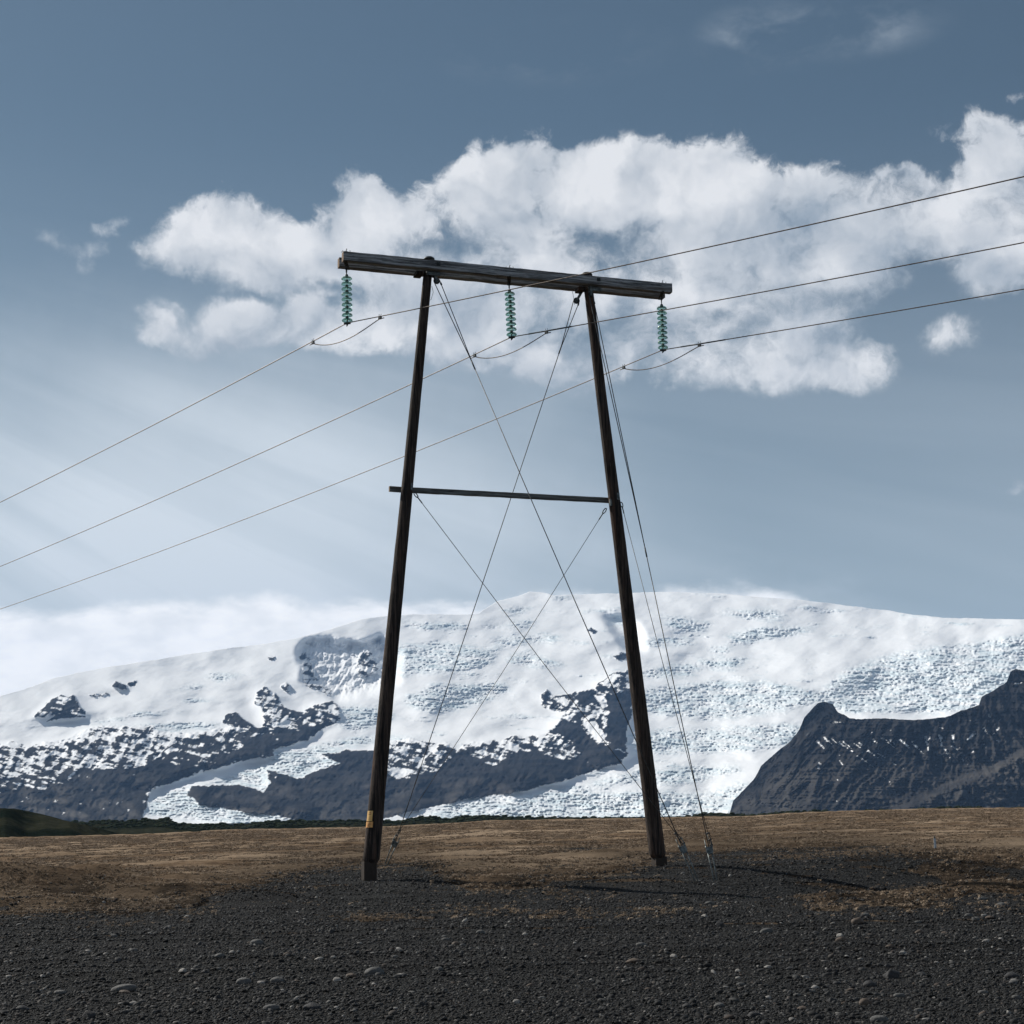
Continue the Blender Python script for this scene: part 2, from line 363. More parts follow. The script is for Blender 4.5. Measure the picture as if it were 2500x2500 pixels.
@material('heath_ground')
def _(g, bs, out):
    p = pos(g); a = attr(g, 'cover')
    big = g.noise(g.v('MULTIPLY', p, (.05, .12, 1)), 1, 5, .6); mid = g.noise(p, .9, 6, .65); fine = g.noise(p, 14, 4, .7)
    c = g.mix(g.ramp(mid, .3, .7), C4(.105, .070, .046), C4(.27, .193, .130))
    c = g.mix(g.ramp(fine, .35, .7), g.v('SCALE', c, sc=.55), c)
    c = g.mix(g.ramp(big, .42, .62), c, C4(.28, .212, .150))
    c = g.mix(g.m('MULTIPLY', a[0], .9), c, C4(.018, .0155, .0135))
    g.put(bs.inputs['Base Color'], c); spec(bs, 1., .0)
    bump(g, bs, g.m('ADD', g.m('MULTIPLY', mid, .8), g.m('MULTIPLY', fine, .5)), 1., .12)
@material('moraine_ground')
def _(g, bs, out):
    p = pos(g); n = g.noise(p, .03, 6, .65); f = g.noise(p, .4, 5, .7)
    c = g.mix(g.ramp(n, .4, .6), C4(.010, .015, .011), C4(.034, .036, .024))
    c = g.mix(g.ramp(f, .4, .7), g.v('SCALE', c, sc=.6), c)
    g.put(bs.inputs['Base Color'], c); spec(bs, 1., .0); bump(g, bs, f, 1., .8)
@material('shrub_leaves')
def _(g, bs, out):
    f = g.noise(pos(g), .6, 4, .7)
    g.put(bs.inputs['Base Color'], g.mix(f, C4(.014, .020, .015), C4(.045, .055, .036))); spec(bs, 1., .0)
@material('dead_grass')
def _(g, bs, out):
    r = g.n('ShaderNodeObjectInfo').outputs['Random']; n = g.noise(pos(g), .5, 3)
    c = g.mix(r, C4(.15, .112, .078), C4(.36, .275, .195)); c = g.mix(g.ramp(n, .4, .6), c, C4(.18, .134, .095))
    g.put(bs.inputs['Base Color'], c); spec(bs, .9, .1)
@material('gravel_stone')
def _(g, bs, out):
    r = g.n('ShaderNodeObjectInfo').outputs['Random']
    cr = g.n('ShaderNodeValToRGB', {0: r}); e = cr.color_ramp
    pts = [(0, (.007, .0075, .008)), (.5, (.021, .0215, .0222)), (.76, (.038, .0385, .039)), (.89, (.06, .06, .059)), (.94, (.055, .043, .036)), (.975, (.11, .106, .1)), (1, (.26, .25, .235))]
    e.elements[0].position = 0; e.elements[1].position = 1
    for q, c in pts[1:-1]: e.elements.new(q)
    for el, (q, c) in zip(e.elements, pts): el.color = (*c, 1)
    n = g.noise(obj_co(g), 6, 4, .7)
    g.put(bs.inputs['Base Color'], g.mix(g.ramp(n, .3, .7), g.v('SCALE', cr.outputs[0], sc=.7), cr.outputs[0])); spec(bs, .8, .15)
def rock_mat(name, a, b):
    @material(name)
    def _(g, bs, out):
        o = obj_co(g); n = g.noise(o, 9, 8, .7); s = g.noise(o, 60, 3, .7)
        c = g.mix(g.ramp(n, .3, .7), C4(*a), C4(*b)); c = g.mix(g.ramp(s, .55, .75, 0, .5), c, C4(.02))
        g.put(bs.inputs['Base Color'], c); spec(bs, .75, .3); bump(g, bs, g.m('ADD', n, g.m('MULTIPLY', s, .4)), .7, .01)
rock_mat('stone_grey', (.055, .055, .055), (.115, .113, .107))
rock_mat('stone_dark', (.018, .018, .019), (.045, .045, .047))
rock_mat('stone_pale', (.15, .142, .13), (.28, .265, .245))
rock_mat('stone_brown', (.060, .045, .036), (.115, .088, .068))

def wood(name, dark, light, brown, axis, sc=1.):
    @material(name)
    def _(g, bs, out):
        o = obj_co(g); k = [22., 22., 22.]; k[axis] = .8
        w = g.noise(g.v('MULTIPLY', o, tuple(k)), 1 * sc, 7, .7, .6); b = g.noise(g.v('MULTIPLY', o, tuple(q * .3 for q in k)), 1, 4, .6)
        k2 = [90., 90., 90.]; k2[axis] = 1.5; f = g.noise(g.v('MULTIPLY', o, tuple(k2)), 1, 3, .6)
        c = g.mix(g.ramp(w, .38, .66), C4(*dark), C4(*light)); c = g.mix(g.ramp(b, .52, .72, 0, .8), c, C4(*brown))
        c = g.mix(g.ramp(f, .58, .68), c, C4(*[q * .3 for q in dark]))
        g.put(bs.inputs['Base Color'], c); spec(bs, .85, .2); bump(g, bs, g.m('ADD', w, g.m('MULTIPLY', f, -.8)), .9, .02)
wood('beam_timber', (.07, .072, .075), (.46, .47, .48), (.12, .095, .075), 0)
wood('pole_timber', (.010, .009, .009), (.085, .062, .050), (.10, .055, .036), 2)
wood('brace_timber', (.08, .084, .082), (.22, .23, .225), (.13, .115, .09), 0)
@material('end_grain')
def _(g, bs, out):
    o = obj_co(g); n = g.noise(o, 25, 5, .7); w = g.n('ShaderNodeTexWave', {'Vector': o, 'Scale': 14, 'Distortion': 6, 'Detail': 2}, wave_type='RINGS')
    g.put(bs.inputs['Base Color'], g.mix(g.m('MULTIPLY', n, w.outputs['Fac']), C4(.13, .085, .055), C4(.38, .28, .20))); spec(bs, .85, .2)
@material('footing_concrete')
def _(g, bs, out):
    o = obj_co(g); n = g.noise(g.v('MULTIPLY', o, (20, 20, 5)), 1, 6, .7)
    g.put(bs.inputs['Base Color'], g.mix(n, C4(.012, .010, .009), C4(.055, .044, .036))); spec(bs, .9, .2); bump(g, bs, n, .5, .01)
def metal(name, a, b, rough=.5, met=.7):
    @material(name)
    def _(g, bs, out):
        n = g.noise(obj_co(g), 18, 5, .65)
        g.put(bs.inputs['Base Color'], g.mix(g.ramp(n, .35, .65), C4(*a), C4(*b))); spec(bs, rough, .5); bs.inputs['Metallic'].default_value = met
metal('galvanised_steel', (.06, .072, .072), (.17, .19, .19), .55, .6)
metal('dark_iron', (.018, .022, .024), (.05, .058, .06), .6, .4)
metal('guy_cable', (.035, .038, .04), (.09, .095, .1), .5, .6)
metal('aluminium_conductor', (.06, .047, .037), (.19, .145, .112), .5, .3)
metal('cap_metal', (.03, .034, .036), (.07, .078, .08), .6, .5)
metal('stake_metal', (.22, .25, .28), (.36, .40, .44), .5, .3)
@material('insulator_glass')
def _(g, bs, out):
    bs.inputs['Base Color'].default_value = C4(.78, .93, .88); bs.inputs['Transmission Weight'].default_value = 1.; bs.inputs['IOR'].default_value = 1.45; bs.inputs['Roughness'].default_value = .05
    tr = g.n('ShaderNodeBsdfTransparent', {'Color': C4(.70, .90, .85)}); tl = g.n('ShaderNodeBsdfTranslucent', {'Color': C4(.15, .29, .26)})
    m1 = g.n('ShaderNodeMixShader', {0: .35, 1: tr.outputs[0], 2: tl.outputs[0]}); m2 = g.n('ShaderNodeMixShader', {0: .58, 1: m1.outputs[0], 2: bs.outputs[0]}); g.t.links.new(m2.outputs[0], out.inputs[0])
@material('plate_orange')
def _(g, bs, out):
    n = g.noise(obj_co(g), 30, 5, .7)
    g.put(bs.inputs['Base Color'], g.mix(g.ramp(n, .35, .7), C4(.72, .42, .14), C4(.55, .22, .08))); spec(bs, .55, .3)
@material('plate_yellow')
def _(g, bs, out):
    n = g.noise(obj_co(g), 30, 5, .7)
    g.put(bs.inputs['Base Color'], g.mix(g.ramp(n, .35, .7), C4(.78, .52, .20), C4(.58, .33, .10))); spec(bs, .55, .3)
@material('plate_print')
def _(g, bs, out): bs.inputs['Base Color'].default_value = C4(.18, .06, .03); spec(bs, .6, .2)

# ------------------------------------------------------------------ distant plain under everything
n = 96; a = np.linspace(0, 2 * np.pi, n, endpoint=False)
rr_ = [3., 60., 330., 1200., 5000., 12000., 20000.]
v = np.concatenate([np.stack([np.sin(a) * q, np.cos(a) * q, np.full(n, -1.2 if q < 100 else -4.5)], 1) for q in rr_])
f = np.array([[i * n + j, i * n + (j + 1) % n, (i + 1) * n + (j + 1) % n, (i + 1) * n + j] for i in range(len(rr_) - 1) for j in range(n)])
link('plain', mesh_np('plain', v, f, MATS['moraine_ground']), kind='structure')

# ------------------------------------------------------------------ ground
TO = np.array([.0256, 37.1145]); YAW = .3285
TU = np.array([math.cos(YAW), math.sin(YAW)]); TA = np.array([-math.sin(YAW), math.cos(YAW)])    # along the crossarm, and away from the camera
EDGE = [(-1200, 2095), (-600, 2072), (0, 2045), (254, 2039), (398, 2035), (543, 2026), (700, 2023), (943, 2018), (1202, 2003), (1539, 1998), (1840, 1992), (1966, 1983), (2276, 1974), (2500, 1972), (3100, 1965), (3700, 1958)]
_ea, _et = azt([p[0] for p in EDGE], [p[1] for p in EDGE]); REDGE = 260.
BUMPS = [(60, 36.2, 2.4, 1.2, .44), (245, 39.6, 1.0, .8, .34), (420, 38, 1.5, .8, .14), (620, 31.8, 1.2, .9, .27), (120, 32.6, 1.6, .8, .16), (430, 34.5, 1.4, .7, .12), (1099, 40, 1.1, .9, .13), (1513, 34.2, 1.5, .9, .17), (1180, 37, 1.5, 1.5, -.05),
         (2080, 34.2, 1.7, 1.5, -.34), (2300, 36.8, 1.9, 1.3, -.30), (2450, 37.5, 1.5, 1.2, -.2), (2080, 29.6, 1.6, 1.0, .14), (2330, 31.0, 1.6, 1.0, .20), (2560, 31, 1.8, 1.3, .2), (1750, 36.5, 1.5, 1.5, .04), (2250, 43, 3.0, 2.5, .08),
         (-200, 37, 2.5, 2, .3), (2800, 36, 2.5, 2, .2), (250, 33.5, 2.5, 1.2, -.06), (1000, 40.5, .8, .8, .05)]
_bz = [(math.atan((b[0] - 1250) / FPX), b[1], b[2], b[3], b[4]) for b in BUMPS]
def ground_z(x, y):
    x = np.asarray(x, float); y = np.asarray(y, float); r = np.hypot(x, y); az = np.arctan2(x, y)
    vv = (x - TO[0]) * TA[0] + (y - TO[1]) * TA[1]; uu = (x - TO[0]) * TU[0] + (y - TO[1]) * TU[1]
    z = np.interp(vv, [-60, -8, -3.3, -.9, 2.5, 5, 12, 40], [-.30, -.30, -.2, -.02, .03, .10, .06, .0]) + .018 * (np.clip(uu, -9, 9) + 3.48) * sm(vv, -7, -1)
    ze = EYE + np.interp(az, _ea, _et) * REDGE
    t = sm(r, 46, 150); lin = np.clip((r - 46) / (REDGE - 46), 0, 1)
    z = z * (1 - lin ** .8) + ze * lin ** .8
    z = z - 3.2 * sm(r, REDGE, REDGE + 30)
    for ba, br, sx, sr, h in _bz:
        dx = (az - ba) * br / sx; dr = (r - br) / sr
        z = z + h * np.exp(-(dx * dx + dr * dr))
    z = z + .05 * fbm(x * .4, y * .5, 4, 3) * sm(r, 8, 24) + .012 * fbm(x * 1.7, y * 1.7, 3, 9)
    for d0, wd in ((17.6, .28), (19.3, .30), (23.5, .35)):                   # faint wheel tracks across the gravel
        q = (y - .05 * x - d0) / wd; z = z - .045 * np.exp(-q * q) + .022 * np.exp(-(np.abs(q) - 1.9) ** 2 / .5)
    return z
def ground_hit(px, py):
    d = ray(px, py); lo = 4.; 
    for t in np.arange(6, 250, .05):
        P = np.array([0, 0, EYE]) + d * t
        if P[2] <= ground_z(P[0], P[1]): return P
    return P
YB = [(-1500, 2200), (0, 2203), (250, 2203), (466, 2198), (580, 2172), (740, 2143), (885, 2122), (1000, 2122), (1060, 2146), (1150, 2162), (1300, 2165), (1400, 2158), (1500, 2150), (1600, 2132), (1645, 2106), (1700, 2103), (1900, 2105), (2100, 2106), (2200, 2114), (2300, 2135), (2360, 2132), (2500, 2128), (4000, 2128)]
def heath_mask(x, y):
    P = np.stack([x, y, np.full(x.shape, -.08)], -1); px, py = proj(P)
    m = (pw(px, YB) - py) / 9
    wob = fbm(x * .55, y * .55, 5, 21, .6)
    strip = 1.1 - np.abs(py - pw(px, [(800, 2212), (1200, 2202), (1700, 2198)])) / 8 - 4 * (1 - sm(px, 700, 900)) - 4 * sm(px, 1600, 1760) - 1.5
    lip = 1.4 - np.abs(py - pw(px, [(1700, 2190), (2020, 2174), (2100, 2169), (2500, 2160), (3000, 2155)])) / 10 - 4 * (1 - sm(px, 1900, 2010))
    pad = 3.5 * np.exp(-((px - 1510) / 95) ** 2 - ((py - 2117) / 6.5) ** 2)
    left = 2.2 * np.exp(-((px - 480) / 200) ** 2 - ((py - 2180) / 9) ** 2)
    m = np.maximum(np.maximum(m, strip), lip) - pad - left * .6 + 3.2 * wob
    return m
# gravel sheet
rows = 1 / np.linspace(1 / 4.2, 1 / 62., 330); cols = np.linspace(-.62, .62, 420)
A, Rr = np.meshgrid(cols, rows); X = np.sin(A) * Rr; Y = np.cos(A) * Rr
Z = ground_z(X, Y)
link('gravel_plain', mesh_np('gravel_plain', np.stack([X, Y, Z], -1).reshape(-1, 3), grid_faces(*X.shape), MATS['gravel_ground']), kind='structure')
# heath sheet
rows = np.concatenate([1 / np.linspace(1 / 24., 1 / 262., 380), np.linspace(264, 300, 8)]); cols = np.linspace(-.62, .62, 900)
A, Rr = np.meshgrid(cols, rows); X = np.sin(A) * Rr; Y = np.cos(A) * Rr
M = heath_mask(X, Y); far = sm(Rr, 40, 60); M = np.maximum(M, far * 2)
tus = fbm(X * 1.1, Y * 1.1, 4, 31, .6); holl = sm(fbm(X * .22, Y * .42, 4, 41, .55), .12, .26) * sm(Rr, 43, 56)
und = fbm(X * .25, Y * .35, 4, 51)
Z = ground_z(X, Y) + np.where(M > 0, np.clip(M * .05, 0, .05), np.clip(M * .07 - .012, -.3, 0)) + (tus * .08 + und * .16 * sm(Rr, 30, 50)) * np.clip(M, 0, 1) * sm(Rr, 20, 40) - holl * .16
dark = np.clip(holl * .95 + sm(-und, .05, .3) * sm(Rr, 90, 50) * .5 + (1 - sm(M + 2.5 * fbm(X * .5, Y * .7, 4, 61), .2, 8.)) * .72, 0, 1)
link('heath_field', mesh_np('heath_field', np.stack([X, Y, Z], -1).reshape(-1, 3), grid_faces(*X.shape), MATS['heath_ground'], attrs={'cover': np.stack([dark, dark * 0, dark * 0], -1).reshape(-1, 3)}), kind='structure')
HEATH = (cols, rows, Z, M)

# ------------------------------------------------------------------ mountains
def za(x, y): return (x / 1.932, 1380 + y / 1.932)
def zb(x, y): return (800 + x / 2.1467, 1380 + y / 2.1467)
def zc(x, y): return (1500 + x / 1.932, 1380 + y / 1.932)
def poly(fn, *xy): return [fn(xy[i], xy[i + 1]) for i in range(0, len(xy), 2)]
SIL = [(-500, 1790), (-150, 1735), (0, 1700), (60, 1683), (129, 1656), (233, 1634), (362, 1613), (518, 1588), (640, 1572), (725, 1558), (807, 1536), (880, 1512), (942, 1503), (1050, 1499), (1130, 1500), (1168, 1498), (1214, 1467), (1266, 1455), (1294, 1445), (1326, 1446), (1354, 1453), (1452, 1450), (1500, 1449), (1603, 1445), (1748, 1448), (1873, 1459), (1966, 1466), (2069, 1478), (2173, 1491), (2235, 1502), (2328, 1509), (2500, 1512), (2800, 1520), (3200, 1530)]
ROCK = [  # polygon, snow share on it, push towards the viewer in metres
    (poly(za, -500, 1000, 60, 960, 150, 985, 250, 960, 330, 930, 400, 960, 500, 945, 600, 955, 700, 930, 760, 900, 760, 870, 850, 820, 1000, 790, 1150, 790, 1250, 760, 1330, 775, 1400, 770, 1560, 740, 1600, 690, 1600, 730, 1440, 830, 1290, 870, 1290, 895, 1180, 915, 1000, 965, 900, 990, 840, 1015, 720, 1060, 690, 1120, 675, 1190, 640, 1290, -500, 1290), .10, 700),
    (poly(za, -500, 870, -20, 850, 60, 830, 140, 850, 220, 830, 330, 815, 430, 765, 520, 755, 620, 760, 720, 755, 760, 790, 900, 795, 1050, 770, 1200, 760, 1250, 770, 1000, 800, 850, 830, 760, 880, 700, 940, 600, 960, 400, 960, 250, 960, -20, 1010, -500, 1010), .50, 450),
    (poly(za, 165, 720, 200, 665, 240, 640, 290, 612, 320, 625, 340, 610, 370, 650, 400, 700, 400, 715, 330, 720, 270, 730, 225, 740, 260, 700, 210, 715), .32, 260),
    (poly(za, 530, 570, 550, 548, 590, 565, 600, 590, 560, 585), .1, 120), (poly(za, 600, 555, 630, 543, 650, 545, 640, 570, 610, 570), .2, 100),
    (poly(za, 420, 610, 500, 600, 510, 608, 440, 622), .5, 40), (poly(za, 1260, 440, 1290, 430, 1280, 450), .4, 40),
    (poly(za, 1055, 740, 1060, 705, 1100, 690, 1130, 715, 1180, 740, 1210, 770, 1130, 770), .22, 200),
    (poly(za, 1205, 650, 1215, 600, 1245, 575, 1290, 600, 1320, 630, 1350, 680, 1420, 690, 1500, 650, 1570, 640, 1600, 670, 1595, 730, 1540, 745, 1440, 765, 1330, 780, 1240, 760, 1250, 700, 1235, 670), .42, 380),
    (poly(za, 1410, 430, 1440, 410, 1470, 470, 1480, 520, 1520, 570, 1560, 590, 1560, 620, 1500, 590, 1440, 560, 1420, 480), .52, 150),
    (poly(za, 1680, 520, 1690, 450, 1720, 380, 1740, 390, 1780, 470, 1785, 500, 1730, 520, 1700, 530), .55, 260),
    (poly(za, 1330, 570, 1350, 555, 1370, 560, 1350, 600), .4, 60),
    (poly(zb, 50, 985, 100, 970, 240, 970, 300, 950, 360, 920, 430, 905, 520, 930, 600, 925, 700, 945, 800, 925, 900, 915, 960, 895, 1060, 890, 1160, 885, 1210, 830, 1250, 760, 1310, 665, 1400, 650, 1410, 620, 1500, 565, 1570, 555, 1600, 620, 1600, 780, 1570, 840, 1570, 900, 1560, 1000, 1540, 1030, 1440, 1060, 1300, 1110, 1100, 1165, 900, 1200, 700, 1230, 580, 1265, 290, 1325, 200, 1420, -145, 1420, -145, 1339, -260, 1310, -400, 1305, -560, 1265, -680, 1255, -730, 1205, -720, 1160, -470, 1150, -335, 1190, -300, 1130, -325, 1070, -165, 1120, 65, 1035, -35, 990), .07, 900),
    (poly(zb, 1120, 750, 1115, 690, 1145, 655, 1190, 690, 1250, 680, 1300, 660, 1260, 770), .35, 150),
    (poly(zb, 1350, 340, 1390, 330, 1410, 350, 1390, 362), .3, 60), (poly(zb, 1500, 480, 1540, 455, 1570, 470, 1560, 490, 1520, 495), .3, 80)]
PATCH = [  # regions of rock where old snow lies in patches
    (poly(zb, 290, 880, 700, 900, 1240, 880, 1320, 980, 1280, 1025, 1000, 960, 870, 1060, 700, 960, 600, 1070, 380, 1130, 290, 1080), .40),
    (poly(zb, 1180, 790, 1300, 700, 1480, 760, 1460, 920, 1560, 990, 1400, 930, 1320, 830), .42), (poly(zb, 1390, 640, 1500, 570, 1590, 570, 1600, 640, 1440, 700), .3),
    (poly(za, 0, 960, 300, 950, 450, 960, 330, 1010, 230, 1060, 60, 1060, 0, 1040), .30), (poly(za, 760, 800, 1250, 790, 1100, 880, 950, 960, 760, 920), .28), (poly(za, 1240, 640, 1600, 640, 1600, 740, 1240, 760), .15)]
SNOWF = [poly(zb, 1330, 830, 1400, 810, 1460, 890, 1440, 920, 1400, 900), poly(zb, 1400, 680, 1450, 690, 1470, 735, 1440, 745), poly(zb, 300, 1060, 380, 1060, 460, 1080, 380, 1120, 330, 1100), poly(zb, 950, 930, 1010, 940, 990, 980, 930, 965)]
SERAC = [  # crevassed ice
    poly(zc, 980, 590, 1100, 490, 1300, 420, 1600, 375, 1932, 330, 2400, 300, 2400, 640, 1700, 690, 1150, 700, 1050, 680, 950, 650, 880, 665, 700, 705, 500, 720, 300, 715, 150, 690, 60, 640, 150, 590, 300, 560, 500, 545, 750, 545, 900, 580),
    poly(zc, 60, 790, 400, 775, 800, 745, 900, 760, 840, 850, 600, 880, 300, 890, 100, 890), poly(zc, 150, 975, 350, 950, 560, 950, 620, 965, 450, 1005, 300, 1030, 150, 1030), poly(zc, 0, 1090, 200, 1070, 420, 1080, 640, 1020, 560, 1210, 0, 1210),
    poly(zc, 220, 260, 320, 245, 450, 270, 430, 310, 280, 310), poly(zc, 480, 220, 600, 205, 760, 210, 810, 255, 720, 265, 640, 250), poly(zc, 530, 330, 680, 290, 960, 290, 860, 330, 680, 350, 560, 380), poly(zc, 440, 390, 540, 380, 540, 415, 470, 420), poly(zc, 300, 470, 400, 460, 390, 520, 150, 540, 130, 490), poly(zc, 380, 440, 640, 430, 560, 500, 420, 480), poly(zc, 100, 350, 370, 340, 400, 370, 150, 385),
    poly(zb, 380, 410, 600, 400, 760, 420, 900, 440, 860, 510, 700, 560, 500, 570, 350, 590, 340, 500), poly(zb, 840, 390, 1000, 375, 1220, 360, 1200, 400, 900, 425), poly(zb, 930, 470, 1050, 450, 1250, 520, 1100, 540, 960, 500), poly(zb, 400, 690, 560, 620, 900, 620, 960, 660, 740, 740, 560, 780, 420, 740), poly(zb, 60, 740, 260, 740, 380, 800, 200, 830, 60, 830), poly(zb, 940, 290, 1080, 290, 1100, 330, 960, 320), poly(zb, 370, 300, 700, 300, 760, 330, 500, 340),
    poly(zb, 1450, 260, 1560, 270, 1580, 330, 1500, 300), poly(zb, 600, 900, 200, 930, 20, 985, -200, 1000, 0, 920, 240, 890),
    poly(zb, 480, 1330, 640, 1245, 760, 1225, 1000, 1205, 1400, 1140, 1650, 1060, 1750, 1130, 1500, 1150, 1300, 1190, 1000, 1220, 900, 1240, 1200, 1200, 1500, 1185, 1700, 1180, 1900, 1200, 1900, 1350, 480, 1350),
    poly(za, 1590, 700, 1760, 670, 1800, 740, 1700, 790, 1600, 760), poly(za, 1300, 850, 1450, 880, 1600, 880, 1700, 960, 1480, 1030, 1340, 990, 1360, 1040, 1330, 1080, 1200, 1055, 1020, 1060, 1010, 1090, 1060, 1130, 1200, 1160, 1330, 1175, 1415, 1205, 1100, 1225, 950, 1200, 800, 1190, 680, 1180, 700, 1110, 800, 1060, 1000, 1020, 1180, 960, 1280, 920), poly(za, 960, 520, 1060, 505, 1145, 520, 1080, 545, 980, 545), poly(za, 840, 570, 960, 555, 950, 580, 870, 585), poly(za, 600, 700, 800, 688, 700, 715, 620, 718), poly(za, 430, 735, 600, 710, 600, 725, 460, 745), poly(za, 860, 640, 960, 625, 1030, 635, 900, 650), poly(za, 440, 755, 800, 740, 1000, 745, 1050, 770, 800, 790, 620, 765)]
BOWL = poly(za, 1405, 385, 1450, 360, 1560, 345, 1620, 370, 1700, 370, 1800, 345, 1900, 430, 1860, 560, 1680, 610, 1600, 640, 1520, 590, 1440, 540)

BOWL2 = poly(zb, 1430, 255, 1560, 265, 1640, 330, 1660, 450, 1570, 455, 1530, 380, 1480, 320)
def build_mountain():
    xs = np.arange(-420, 2960, 2.5); nr = 330
    sil = pw(xs, SIL) + 2.5 * fbm(xs / 60, xs * 0, 4, 5) + 1.2 * fbm(xs / 14, xs * 0, 3, 6)
    s = np.linspace(0, 1, nr)[:, None]
    PX = np.broadcast_to(xs, (nr, len(xs))).copy(); PY = 2040 + (sil - 2040) * s
    wx = PX + 12 * fbm(PX / 45, PY / 30, 5, 11, .6) + 2.5 * fbm(PX / 9, PY / 7, 3, 12); wy = PY + 8 * fbm(PX / 45, PY / 30, 5, 13, .6) + 2.5 * fbm(PX / 9, PY / 7, 3, 14)
    big = np.zeros(PX.shape); rock = np.zeros(PX.shape); snowy = np.zeros(PX.shape); push = np.zeros(PX.shape)
    for pl, sh, pu in ROCK:
        m = inside(pl, wx, wy)
        rock[m] = 1; snowy[m] = sh; big[m] = pu > 400; push = np.maximum(push, np.where(m, pu, 0.))
    for pl, sh in PATCH:
        m = inside(pl, wx, wy); snowy[m] = np.maximum(snowy[m], sh)
    # snow lies along ledges and gullies
    led = .55 * fbm(PX / 40 + .5 * fbm(PX / 70, PY / 50, 3, 71), PY / 10 - PX / 50, 5, 15, .58) + .45 * fbm((PX + .8 * PY) / 16, (PY - .8 * PX) / 46, 4, 16, .56)
    rb = blur(rock, 7, 10)
    thr = np.interp(snowy, [0, .1, .3, .5, .7], [.9, .34, .12, .0, -.15]) - .22 * (1 - sm(rb, .55, .95)) * (PY < 1960) * big
    rk = rock * (1 - sm(led, thr - .025, thr + .025))
    for pl in SNOWF: rk[inside(pl, wx, wy)] = 0
    ser = np.zeros(PX.shape)
    for pl in SERAC: ser[inside(pl, wx + 8 * fbm(PX / 25, PY / 9, 3, 61), wy)] = 1
    ser = blur(ser, 3, 4) * (1 - rock)
    ser = np.maximum(ser, (1 - rock) * .55 * sm(fbm(PX / 120, PY / 20, 5, 17, .6), .18, .4) * sm(PX, 830, 1100))
    flow = fbm(PX / 70 + .6 * fbm(PX / 90, PY / 40, 3, 81), PY / 9 + .8 * fbm(PX / 110, PY / 60, 3, 82) - PX / 90, 5, 83, .62)
    az, t = azt(PX, PY)
    r = 7000 + 49650 * np.clip(t, -.01, 1)
    r = r - blur(np.minimum(push, 260) * .8, 5, 6) * np.interp(PY, [1500, 1900, 2040], [1., .9, .3])
    bowl = blur(inside(BOWL, wx + 10 * fbm(PX / 30, PY / 20, 4, 85), wy + 8 * fbm(PX / 30, PY / 20, 4, 86)).astype(float), 5, 3)
    r = r + bowl * (480 + 120 * fbm(PX / 28, PY / 16, 5, 87, .6) - 90 * fbm((PX + PY * .3) / 20, PY / 50, 4, 88, .6, True)) + 300 * blur(inside(BOWL2, wx, wy).astype(float), 4, 3)
    # broad relief, gullied rock, crevassed ice
    r = r + 260 * fbm(PX / 230, PY / 120, 3, 18) + 30 * fbm((PX + PY) / 70, PY / 40, 4, 19)
    rid = fbm((PX + .5 * PY) / 38, PY / 60, 5, 20, .55, True)
    r = r - rock * ((60 + 20 * sm(PY, 1900, 1750)) * rid + (8 + 20 * sm(PY, 1880, 1760)) * fbm(PX / 12, PY / 9, 4, 22, .6) + 190 * fbm((PX - PY * .8) / 95, (PY + .4 * PX) / 60, 5, 72, .55)) 
    w1, w2, wid = worley(PX / 13 + 1.5 * fbm(PX / 40, PY / 20, 3, 23), PY / 6.5 + fbm(PX / 40, PY / 20, 3, 24), 25)
    blocks = (wid - .5) * 20 - 15 * sm(w2 - w1, 0, .25) + 15 * fbm(PX / 7, PY / 4, 3, 26)
    bands = 44 * fbm(PX / 46 + .5 * flow, PY / 5 + 1.6 * fbm(PX / 100, PY / 50, 3, 89) - PX / 80, 5, 27, .6)
    r = r + ser * (blocks + bands) * 1.3 + (1 - rock) * (1 - ser) * 8 * fbm(PX / 40, PY / 10, 4, 28)
    tone = sm(PY, 1840, 1990) * sm(fbm(PX / 60, PY / 25, 4, 29), -.2, .3)
    x = np.sin(az) * r; y = np.cos(az) * r; z = EYE + t * r
    z[0] = -60; 
    # the far side, falling away behind the crest
    bx, by, bz = [], [], []
    for k, (dr, dz) in enumerate(((250, 10), (900, 60), (2500, 420), (6000, 1500))):
        rb = r[-1] + dr; bx.append(np.sin(az[-1]) * rb); by.append(np.cos(az[-1]) * rb); bz.append(np.maximum(z[-1] - dz, -60))
    V = np.stack([np.vstack([x, bx]), np.vstack([y, by]), np.vstack([z, bz])], -1)
    cov = np.stack([rk, np.clip(ser * (.62 + 1.5 * flow) + (1 - rock) * .16 * sm(flow, .1, .4), 0, 1), tone], -1); cov = np.concatenate([cov, np.zeros((4,) + cov.shape[1:])], 0)
    me = mesh_np('glacier_mountain', V.reshape(-1, 3), grid_faces(*V.shape[:2]), MATS['mountain_surface'], attrs={'cover': cov.reshape(-1, 3)})
    link('glacier_mountain', me, kind='structure')
build_mountain()

